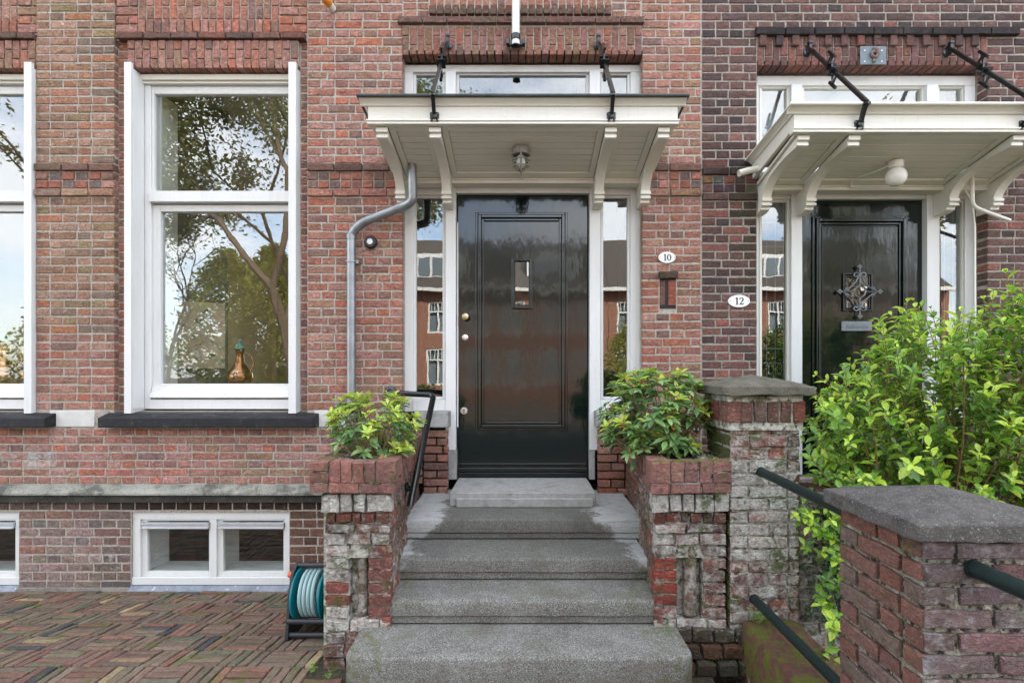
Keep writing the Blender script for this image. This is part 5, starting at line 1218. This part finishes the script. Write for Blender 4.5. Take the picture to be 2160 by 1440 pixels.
# pier base and low wall running right from the pier
t = thing('garden_wall', 'low grey limewashed brick wall running right from the capped pier behind ivy', 'wall', (2.2, YB+.1, 0))
m = MB(); m.box(px1+.004, 3.6, YB+.035, YB+.28, -.1, .98); m.build('core', M['mortar_old'], t)
BG = Bricks(t, M['brick_old'], amp=.003); bond(BG, px1+.008, 3.6, .0, .99, YB+.02, ([(.16,.10,.085),(.12,.085,.075),(.10,.08,.07)], [2,2,2]), style='cross', e=.72, d=.05)
for i in range(18): BG.add((px1+.06+i*.113, YB+.15, .995), .10, .2, (1,0,0), (0,1,0), (0,0,1), .04, pal(*POLD), .4)
BG.flush()
t = thing('kerb_wall', 'low mossy red coping block running from the pier towards the gate pillar', 'kerb', (1.4, -2, 0))
m = MB(); n_ = 24; yk0, yk1 = -2.66+.42, YB-.035; vv_ = []
prof = [(1.18, -.05), (1.185, .285), (1.20, .310), (1.30, .315), (1.46, .31), (1.50, .28), (1.50, -.05)]
for i in range(n_+1):
    y_ = yk0 + (yk1-yk0)*i/n_
    for (a, b) in prof: vv_.append((a + .006*noise.noise(Vector((a*7, y_*7, b*5))), y_, b + (.016*noise.noise(Vector((a*11, y_*10, 4))) if b > .2 else 0)))
q = len(prof); m.add(vv_, [(i*q+k, i*q+(k+1) % q, (i+1)*q+(k+1) % q, (i+1)*q+k) for i in range(n_) for k in range(q)] + [tuple(range(q)), tuple(n_*q+k for k in range(q-1, -1, -1))])
m.build('coping', M['mossy_red'], t, smooth=True)
# loose footing bricks beside bottom step
t = thing('footing_bricks', 'dark mossy footing bricks at the foot of the right planter beside the bottom step', 'bricks', (1.0, YB, 0))
BF = Bricks(t, M['brick_old'], amp=.004)
for k in range(3):
    for i in range(6): BF.add((.86+i*.115+.04*(k % 2), YB-.045-.03*k, .225-k*.075), .10, .062, d=.12, col=tuple(q_*.55*w_ for q_, w_ in zip(pal(*POLD), (.75,1.15,1.0))), e=.5 if k == 0 else .25, tilt=.04)
BF.flush()
m = MB(); m.box(.8, 1.17, YB-.03, YB+.2, -.05, .24); m.build('bedding', M['soil'], t)

# rails -------------------------------------------------------------------------
t = thing('handrail', 'bent black iron handrail fixed beside the left side of the steps', 'handrail', (-.75, -.5, .8))
pw = (X(822,-.03), -.03, Z(826,-.03)); 
pts = [pw, (pw[0]+.015, -.10, pw[2]-.005), (-.70, -.105, 1.472), (-.715, -.87, .83), (-.716, -.885, .80)]
m = MB(); m.tube(bend(pts, .045, 6), .0225, 14); m.build('rail', M['black_metal'], t, smooth=True)
m = MB(); m.lathe((pw[0], -.004, pw[2]), [(.05,-.001),(.048,.012),(.03,.026),(.02,.03)], 'y', 18); m.build('wall_rose', M['black_metal'], t, smooth=True)
m = MB(); m.lathe((-.765, -.80, .895), [(.04,-.01),(.04,.012),(.02,.02),(.018,.05)], 'x', 16); m.build('lower_rose', M['black_metal'], t, smooth=True)
def rail(label, a, b, r):
    t = thing('rail', label, 'rail', ((a[0]+b[0])/2, (a[1]+b[1])/2, a[2]), 'dark green garden rails')
    m = MB(); m.tube([a, (Vector(a)+Vector(b))/2, b], r, 18); m.build('tube', M['rail_green'], t, smooth=True)
    m = MB(); m.tube([Vector(a), Vector(a)+(Vector(b)-Vector(a)).normalized()*.012], r*1.12, 18); m.build('collar', M['rail_green'], t, smooth=True)
rail('upper dark green rail running between the pier and the gate pillar cap', (1.30, YB-.012, 1.108), (1.30, 1.95-CD, 1.085), .024)
rail('lower dark green rail above the mossy red kerb', (1.262, YB-.012, .415), (1.262, 1.95-CD, .405), .024)
rail('dark green rail leaving the front of the gate pillar at the right edge', (1.328, 1.54-CD, 1.072), (1.36, -3.5, 1.066), .0245)

# hose reel ---------------------------------------------------------------------
hx, hy, hz_ = -1.335, -.86, -.004
t = thing('hose_reel', 'teal garden hose reel with pale hose on a dark frame beside the left planter', 'hose reel', (hx, hy, hz_))
def sideframe(x_):
    m = MB(); o = [( -.145, 0), (-.16, .02), (-.12, .26), (-.07, .40), (.0, .44), (.07, .40), (.12, .26), (.16, .02), (.145, 0)]
    m.prism([(hy+a, hz_+b) for a, b in o] , 'x', x_, x_+.02); return m
sideframe(hx-.12).build('side_frame', M['dark_plastic'], t, bevel=.004); sideframe(hx+.118).build('side_frame', M['dark_plastic'], t, bevel=.004)
for (yy_, zz_) in ((hy-.13, .04), (hy+.13, .04), (hy-.135, .125), (hy, .42)):
    m = MB(); m.tube([(hx-.11, yy_, hz_+zz_), (hx+.13, yy_, hz_+zz_)], .017, 12); m.build('cross_bar', M['dark_plastic'], t, smooth=True)
for x_ in (hx-.085, hx+.085):
    m = MB(); m.lathe((x_, hy-.02, hz_+.255), [(.155,0),(.158,.004),(.155,.010),(.06,.014),(.055,.02)], 'x', 32); m.build('reel_disc', M['teal'], t, smooth=True)
m = MB()
for rr_, xa_, cnt in ((.085, hx-.055, 5), (.110, hx-.050, 4), (.134, hx-.046, 4)):
    for k in range(cnt):
        cx_ = xa_ + k*.026; m.tube([(cx_ + .026*a/24, hy-.02+rr_*math.cos(2*math.pi*a/24), hz_+.255+rr_*math.sin(2*math.pi*a/24)) for a in range(25)], .0115, 8, caps=False)
m.build('hose', M['hose'], t, smooth=True)
m = MB(); m.tube([(hx-.13, hy, hz_+.36), (hx-.165, hy, hz_+.36)], .018, 12); m.build('crank_knob', M['orange'], t, smooth=True)

# plants ------------------------------------------------------------------------
LP = {}
def leaf_geo(L_, W_, fold, bend_):
    v, f = [], []; n_ = 4; prof = [.0, .62, 1.0, .80, .0]
    for i in range(n_+1):
        a = i/n_; w = W_*prof[i]/2; y_ = L_*a; z_ = -bend_*L_*a*a
        v += [(-w, y_, z_+fold*w), (0, y_, z_), (w, y_, z_+fold*w)]
    for i in range(n_): b = i*3; f += [(b, b+1, b+4, b+3), (b+1, b+2, b+5, b+4)]
    return v, f
def leaf_proto(kind, var):
    if (kind, var) not in LP:
        L_, W_ = kind; v, f = leaf_geo(L_, W_, .35+.15*var, .05+.12*var)
        me = bpy.data.meshes.new('leaf'); me.from_pydata(v, [], f); me.update()
        ca = me.color_attributes.new('bc', 'FLOAT_COLOR', 'POINT'); ca.data.foreach_set('color', np.ones(len(v)*4, dtype=np.float32))
        me.polygons.foreach_set('use_smooth', [True]*len(me.polygons)); me.materials.append(M['leaf'])
        LP[(kind, var)] = (me, v, f)
    return LP[(kind, var)]
class Leaves:
    def __init__(s, parent, kind): s.p = parent; s.k = kind; s.L = []
    def add(s, p, d, n, sc, col): s.L.append((Vector(p), Vector(d).normalized(), Vector(n), sc, col))
    def flush(s, cap=300):
        order = sorted(range(len(s.L)), key=lambda i: -s.L[i][3]**2/((s.L[i][0]-cam.location).length**2) * (1 if (-20 < VX+s.L[i][0].x*FPX/(s.L[i][0].y+CD) < 2180) else 0) * (1.0 + .6*(s.L[i][0].y < -.9)))
        top = set(order[:cap]); mb = MB()
        for i, (p, d, n, sc, col) in enumerate(s.L):
            me, v, f = leaf_proto(s.k, i % 3); y_ = d; x_ = y_.cross(n)
            if x_.length < 1e-3: x_ = y_.orthogonal()
            x_.normalize(); z_ = x_.cross(y_); R = Matrix((x_, y_, z_)).transposed()
            if i in top:
                o = bpy.data.objects.new('leaf', me); COL.objects.link(o); o.rotation_euler = R.to_euler(); o.scale = (sc, sc, sc); base_parent(o, s.p, p); o.scale = (sc, sc, sc); o.color = (*col, 1)
            else: mb.add([p + R @ (Vector(q)*sc) for q in v], f, (*col, 1))
        if mb.v:
            o = mb.build('foliage', M['leaf'], s.p, normals=False, kind='stuff'); o.data.polygons.foreach_set('use_smooth', [True]*len(o.data.polygons))
def curve(a, b, sag, n_=6, j=.01):
    a, b = Vector(a), Vector(b); out = []
    for k in range(n_+1):
        t_ = k/n_; p = a.lerp(b, t_); p.z -= sag*math.sin(math.pi*t_); 
        if 0 < k < n_: p += Vector((rnd.uniform(-j,j), rnd.uniform(-j,j), rnd.uniform(-j,j)))
        out.append(p)
    return out
YOUNG = [(.46,.56,.07),(.52,.60,.12),(.38,.52,.07)]; OLDL = [(.16,.29,.09),(.21,.35,.11),(.10,.21,.08),(.28,.42,.16)]
def skimmia(label, base, cx, rx, ry, z0, z1, tips, pxl, young, leafk, seed, holes=0):
    global rnd
    rnd = random.Random(seed)
    t = thing('shrub', label, 'shrub', base); Lf = Leaves(t, leafk); st = MB(); fl = MB()
    for i in range(tips):
        th = rnd.uniform(0, 2*math.pi); ph_ = rnd.random()**.6; ht = rnd.random()
        r_ = math.sqrt(max(0, 1-((ht-.35)/.75)**2)) if ht > .35 else (.75+.25*ht/.35)
        rad = r_*(.35+.65*rnd.random()**.4)
        p = Vector((cx + rx*rad*math.cos(th), base[1] + ry*rad*math.sin(th), z0 + (z1-z0)*ht))
        q = Vector(base) + Vector((rnd.uniform(-.04,.04), rnd.uniform(-.04,.04), 0))
        st.tube(curve(q, p, .12*(p-q).length*(1.2-ht), 6, .012), [.005,.0045,.004,.0035,.003,.0028,.0025], 6)
        out = (p - Vector((cx, base[1], z0-.05))).normalized(); ax = (out + Vector((0,0,.7))).normalized()
        nl = rnd.randint(6, 9); ylw = rnd.random() < young*(.45+.9*ht)
        for k in range(nl):
            a = 2*math.pi*k/nl + rnd.uniform(-.3,.3); e1 = ax.orthogonal().normalized(); e2 = ax.cross(e1)
            up_ = rnd.uniform(.35, 1.0) if ylw else rnd.uniform(-.1, .7)
            d = (e1*math.cos(a) + e2*math.sin(a) + ax*up_).normalized()
            col = rnd.choice(YOUNG if ylw else OLDL); kk = rnd.uniform(.8,1.25); col = tuple(c_*kk for c_ in col)
            if rnd.random() < .005: col = (.55,.22,.04)
            Lf.add(p - ax*rnd.uniform(0,.02), d, ax, rnd.uniform(.7,1.15)*(.85 if ylw else 1), col)
        for k in range(rnd.randint(2, 5)):                   # leaves lower on the shoot
            a = rnd.uniform(0, 6.28); e1 = ax.orthogonal().normalized(); e2 = ax.cross(e1)
            Lf.add(p - ax*rnd.uniform(.02,.09), (e1*math.cos(a) + e2*math.sin(a) + ax*.15), ax, rnd.uniform(.8,1.15), tuple(c_*.9 for c_ in rnd.choice(OLDL)))
        if rnd.random() < .22:
            for k in range(12):
                o_ = Vector((rnd.gauss(0,.009), rnd.gauss(0,.009), rnd.gauss(.012,.01))); fl.lathe(p+o_, [(.001,-.003),(.0035,0),(.001,.003)], 'z', 5)
    st.build('stems', M['twig_pale'], t, smooth=True, kind='stuff')
    if fl.v: fl.build('buds', M['flower'], t, kind='stuff')
    Lf.flush(); return t
skimmia('small airy shrub with yellow green leaf tips in the left brick planter', (-.90, -1.02, 1.10), -.905, .31, .27, 1.17, 1.52, 88, None, .8, (.070, .027), 11)
skimmia('denser dark leaved shrub with red buds in the right brick planter', (.90, -.95, 1.10), .83, .345, .33, 1.17, 1.66, 150, None, .55, (.084, .030), 5)
# big shrub
rnd = random.Random(21)
t = thing('large_shrub', 'big bright green leafy shrub in front of the second door, behind the gate pillar', 'shrub', (2.35, -1.0, 0))
Lf = Leaves(t, (.072, .037)); st = MB()
poly = [(1715,905),(1740,830),(1810,765),(1875,690),(1945,655),(2000,680),(2060,665),(2110,630),(2160,600),(2330,580),(2330,1110),(1950,1110),(1790,1060),(1700,985),(1700,930)]
def inpoly(x_, y_):
    c = False; j = len(poly)-1
    for i in range(len(poly)):
        xi_, yi_ = poly[i]; xj, yj = poly[j]
        if (yi_ > y_) != (yj > y_) and x_ < (xj-xi_)*(y_-yi_)/(yj-yi_)+xi_: c = not c
        j = i
    return c
BG1 = [(.44,.60,.06),(.50,.64,.09),(.34,.52,.055)]; BG2 = [(.20,.38,.045),(.12,.25,.035),(.27,.45,.055),(.08,.17,.03)]
base_pts = [Vector((2.15+.12*k, -1.15+.08*(k % 3), .1)) for k in range(7)]
def shoot(p, d, ln_, n_, sc, young):
    d = d.normalized(); pts = []; side = d.orthogonal().normalized()
    for k in range(n_+1):
        t_ = k/n_; pts.append(p + d*ln_*t_ + Vector((0,0,.05*t_*t_*ln_)))
    st.tube(pts, [.0026*(1-.5*k/n_) for k in range(n_+1)], 5)
    for k in range(n_+1):
        a = k*1.57 + rnd.uniform(-.3,.3)
        e1 = d.orthogonal().normalized(); e2 = d.cross(e1)
        for s_ in (0, math.pi):
            dd = (e1*math.cos(a+s_) + e2*math.sin(a+s_) + d*rnd.uniform(.5,1.0)).normalized()
            yy_ = k > n_*.55 and young
            col = rnd.choice(BG1 if yy_ else BG2); kk = rnd.uniform(.8,1.25)
            Lf.add(pts[k], dd, (d + Vector((0,0,.8))).normalized(), sc*rnd.uniform(.45,1.2)*(1 if k < n_ else .75), tuple(c_*kk for c_ in col))
cnt = 0
while cnt < 980:
    x_, y_ = rnd.uniform(1690, 2330), rnd.uniform(560, 1110)
    if not inpoly(x_, y_): continue
    D = rnd.uniform(2.6, 3.6); p = Vector((X(x_, D-CD), D-CD, Z(y_, D-CD)))
    if p.y > -.25: continue
    cnt += 1
    ctr = Vector((2.6, -1.1, 1.1)); d = (p-ctr).normalized() + Vector((rnd.uniform(-.5,.5), rnd.uniform(-.5,.3), rnd.uniform(.2,1.0)))
    d.normalize(); shoot(p - d*.12, d, rnd.uniform(.12,.24), rnd.randint(4,6), rnd.uniform(.75,1.1), rnd.random() < .62)
    if cnt % 9 == 0:
        b_ = rnd.choice(base_pts); st.tube(curve(b_, p-d*.12, -.05, 7, .02), [.008,.007,.006,.005,.0045,.004,.0035,.003], 6)
for (x_, y_) in ((1690,1075),(1720,1110),(1705,1160),(1740,1140),(1760,1190),(1730,1230),(1765,1250),(1745,1290),(1770,1110),(1760,1060),(1740,1370),(1765,1390),(1755,1340),(1700,1050),(1715,1080),(1750,1095),(1690,1100),(1755,1150),(1725,1180),(1770,1210),(1750,1265),(1775,1300),(1735,1125),(1775,1160)):
    D = 2.72 if y_ < 1300 else 2.5; p = Vector((X(x_, D-CD), D-CD, Z(y_, D-CD))); shoot(p, Vector((rnd.uniform(-.8,.1), -.5, rnd.uniform(-.2,.6))), .09, 3, .85, rnd.random() < .6)
    st.tube(curve((1.75, -1.25, p.z-.02), p, .02, 5, .01), .0028, 5)
st.build('branches', M['twig'], t, smooth=True, kind='stuff'); Lf.flush()
# ivy on the low wall
t = thing('ivy', 'dark small leaved ivy hanging on the grey low wall left of the gate pillar', 'ivy', (1.75, -1.35, .2)); Lf = Leaves(t, (.034, .026))
for k in range(900):
    x_ = rnd.gauss(1.74,.085); z_ = rnd.uniform(.30,.95); p = Vector((x_, YB+.03-rnd.random()*.09, z_))
    Lf.add(p, (rnd.uniform(-1,1), -.5, rnd.uniform(-1,.3)), (0,-1,.4), rnd.uniform(.5,1), rnd.choice([(.02,.06,.015),(.035,.09,.02),(.015,.045,.012)]))
Lf.flush(40)
def tuft(label, x_, y_, z_, n_, r_, kind, cols, seedname='small_plant'):
    t = thing(seedname, label, 'plant', (x_, y_, z_)); Lf = Leaves(t, kind); st = MB()
    for k in range(n_):
        a = rnd.uniform(0,6.28); q = Vector((x_+r_*rnd.random()*math.cos(a), y_+r_*rnd.random()*math.sin(a), z_+r_*rnd.uniform(.3,1.6)))
        st.tube([(x_,y_,z_), q], .0012, 4)
        for j_ in range(3): Lf.add(q, (math.cos(a+j_*2), math.sin(a+j_*2), .3), (0,-.3,1), rnd.uniform(.5,1), rnd.choice(cols))
    st.build('stalks', M['twig_pale'], t, kind='stuff'); Lf.flush(60)
GR = [(.16,.30,.05),(.20,.34,.06),(.10,.22,.04)]
tuft('light green fern-like weed on the mossy red kerb under the lower rail', 1.26, YB-.08, .31, 16, .05, (.028,.018), GR)
tuft('yellow green weed in the dark soil right of the bottom step', .99, -1.62, .03, 8, .035, (.026,.02), [(.30,.38,.04),(.24,.32,.04)])
tuft('bright clover weed between the pavers near the left planter foot', X(656,-1.42), -1.42, .05, 7, .025, (.018,.014), GR)
tuft('faint weed tuft in the pavers below the clover at the bottom edge', X(690,-1.5), -1.48, .05, 6, .025, (.018,.008), GR)

# ------------------------------------------------------------------ across the street (seen in the glass)
def far_house(x0, x1, label):
    yf = -23.0; t = thing('terraced_house', label, 'house', ((x0+x1)/2, yf-4, .04), 'brick houses across the street')
    ze = 6.0; xm = (x0+x1)/2
    wins = []
    for zz0, zz1 in ((1.0, 2.9), (3.7, 5.4)):
        for k in (0, 1, 2): a = x0+.45+k*(x1-x0)/3; wins.append((a, a+1.15, zz0, zz1))
    m = MB(); wallbox(m, wins, x0, x1, 0, ze, yf-.3, .3); m.box(x0, x1, yf-8, yf-7.7, 0, ze); m.build('wall', M['far_brick'], t)
    m = MB(); m.prism([(yf+.4, ze), (yf-8.4, ze), (yf-4, ze+3.6)], 'x', x0, x1); m.build('roof', M['tile_roof'], t)
    m = MB(); m.box(x0, x1, yf+.3, yf+.55, ze-.12, ze+.05); m.build('gutter', M['white'], t)
    m = MB(); m.box(xm-1.3, xm+1.3, yf-2.2, yf-.6, ze+.75, ze+2.0); do_ = m.build('dormer', M['white'], t)
    m = MB(); [m.box(xm-1.1+.75*k, xm-.5+.75*k, yf-.58, yf-.56, ze+.9, ze+1.8) for k in range(3)]; m.build('pane', M['plaque'], do_)
    for (a, b, c, d_) in wins:
        m = MB(); w = .1
        m.box(a, a+w, yf-.15, yf-.05, c, d_); m.box(b-w, b, yf-.15, yf-.05, c, d_); m.box(a+w, b-w, yf-.15, yf-.05, c, c+w); m.box(a+w, b-w, yf-.15, yf-.05, d_-w, d_); m.box((a+b)/2-.04, (a+b)/2+.04, yf-.15, yf-.05, c+w, d_-w); m.box(a+w, b-w, yf-.151, yf-.049, d_-.62, d_-.55)
        for k in range(1, 6): m.box(a+k*(b-a)/6-.012, a+k*(b-a)/6+.012, yf-.14, yf-.06, d_-.55, d_-w)
        wo_ = m.build('window', M['white'], t); m = MB(); m.box(a+.05, b-.05, yf-.22, yf-.2, c+.02, d_-.02); m.build('pane', M['plaque'], wo_)
for i, x0 in enumerate((-13.5, -7.5, -1.5, 4.5, 10.5, 16.5)):
    far_house(x0, x0+5.98, ['red brick terraced house across the street, leftmost of the row','second terraced house from the left across the street','terraced house straight across the street from the black door','terraced house across the street reflected right of the door','second terraced house from the right across the street','red brick terraced house across the street, rightmost of the row'][i])
def far_tree(label, x_, y_, h, spread, nleaf, cols, seed, trunk=.16, bare=.3, lsz=.09, conifer=False, name='tree', jit=.16):
    global rnd
    rnd = random.Random(seed); t = thing(name, label, 'tree', (x_, y_, 0), 'trees across the street'); m = MB(); tips = []
    def grow(p, d, L_, r_, lev):
        n_ = 4; pts = [Vector(p)]; dd = Vector(d)
        for k in range(n_): dd = (dd + Vector((rnd.uniform(-.14,.14), rnd.uniform(-.14,.14), rnd.uniform(-.03,.12)))).normalized(); pts.append(pts[-1] + dd*L_/n_)
        m.tube(pts, [r_*(1-.4*k/n_) for k in range(n_+1)], 6 if lev < 2 else 4)
        if lev >= 4: tips.extend(pts[1:]); return
        for k in range(3 if lev < 3 else 3):
            a = rnd.uniform(0,6.28); o_ = dd.orthogonal().normalized(); o2 = dd.cross(o_); nd = (dd + (o_*math.cos(a)+o2*math.sin(a))*rnd.uniform(.45,.95)*spread).normalized()
            grow(pts[-1 if k < 2 else -2], nd, L_*rnd.uniform(.62,.8), r_*.55, lev+1)
        if lev >= 2: tips.extend(pts[2:])
    if not conifer: grow((x_, y_, 0), (.05, 0, 1), h*.34, trunk, 0)
    else:
        m.tube([(x_, y_, 0), (x_, y_, h*.9)], [trunk, .03], 6)
        for k in range(900):
            q = rnd.random(); a = rnd.uniform(0, 6.28); zz = h*(.06+.94*q); R = spread*math.sin(math.pi*min(1, .25+.75*q))**.7*(1+.3*math.sin(5*a+q*9))*(.5+.5*rnd.random()**.4); tips.append(Vector((x_+R*math.cos(a), y_+R*math.sin(a), zz)))
    m.build('trunk', M['bark'], t, smooth=True)
    lf = MB()
    for k in range(nleaf):
        c = rnd.choice(tips) + Vector((rnd.gauss(0,jit), rnd.gauss(0,jit), rnd.gauss(0,jit))); s_ = lsz*rnd.uniform(.6,1.3)
        d = Vector((rnd.uniform(-1,1), rnd.uniform(-1,1), rnd.uniform(-1,1))).normalized(); e = d.orthogonal().normalized()
        col = rnd.choice(cols); kk = rnd.uniform(.75,1.25); lf.add([c-d*s_, c+e*s_*.45, c+d*s_, c-e*s_*.45], [(0,1,2,3)], (*[q_*kk for q_ in col], 1))
    lf.build('crown', M['leaf_far'], t, normals=False, kind='stuff')
AUT = [(.22,.26,.06),(.28,.30,.08),(.17,.20,.05),(.32,.27,.10)]
far_tree('bare leaning street tree across the road', -5.75, -8.5, 11, 1.1, 20000, AUT, 3, .17, lsz=.062)
far_tree('tall broad tree with high dense crown', -7.3, -12.0, 13.5, 1.0, 52000, AUT, 41, .16, lsz=.07, jit=.5)
far_tree('thin bare tree between road and evergreens', -11.6, -12.5, 7.5, 1.0, 1200, AUT, 33, .10, lsz=.06)
far_tree('leafy street tree farther along the road', 9.5, -10.5, 10.0, 1.0, 5000, AUT, 9, .18, lsz=.075)
far_tree('broad loose tree by the far pavement', -15.5, -13, 12, 1.05, 5000, AUT, 14, .2, lsz=.09)
OLV = [(.36,.37,.08),(.28,.31,.07),(.45,.43,.11),(.18,.21,.05)]
far_tree('dense yellow green evergreen beside the houses', -10.6, -17.5, 6.8, 1.6, 14000, OLV, 4, .1, lsz=.11, conifer=True, name='conifer')
far_tree('dense yellow green evergreen with two tops', -13.0, -18.5, 6.9, 1.7, 14000, OLV, 6, .1, lsz=.11, conifer=True, name='conifer')
far_tree('low round dark evergreen at the left', -18.5, -18, 5.4, 2.4, 10000, OLV, 8, .1, lsz=.11, conifer=True, name='conifer')
far_tree('clipped round bush before the houses', 4.6, -17.5, 3.6, 1.2, 7000, OLV, 18, .06, lsz=.07, conifer=True, name='bush')
far_tree('second round bush before the houses', 12, -17.5, 4.2, 1.6, 7000, OLV, 19, .06, lsz=.08, conifer=True, name='bush')
print('objects', len(bpy.data.objects))
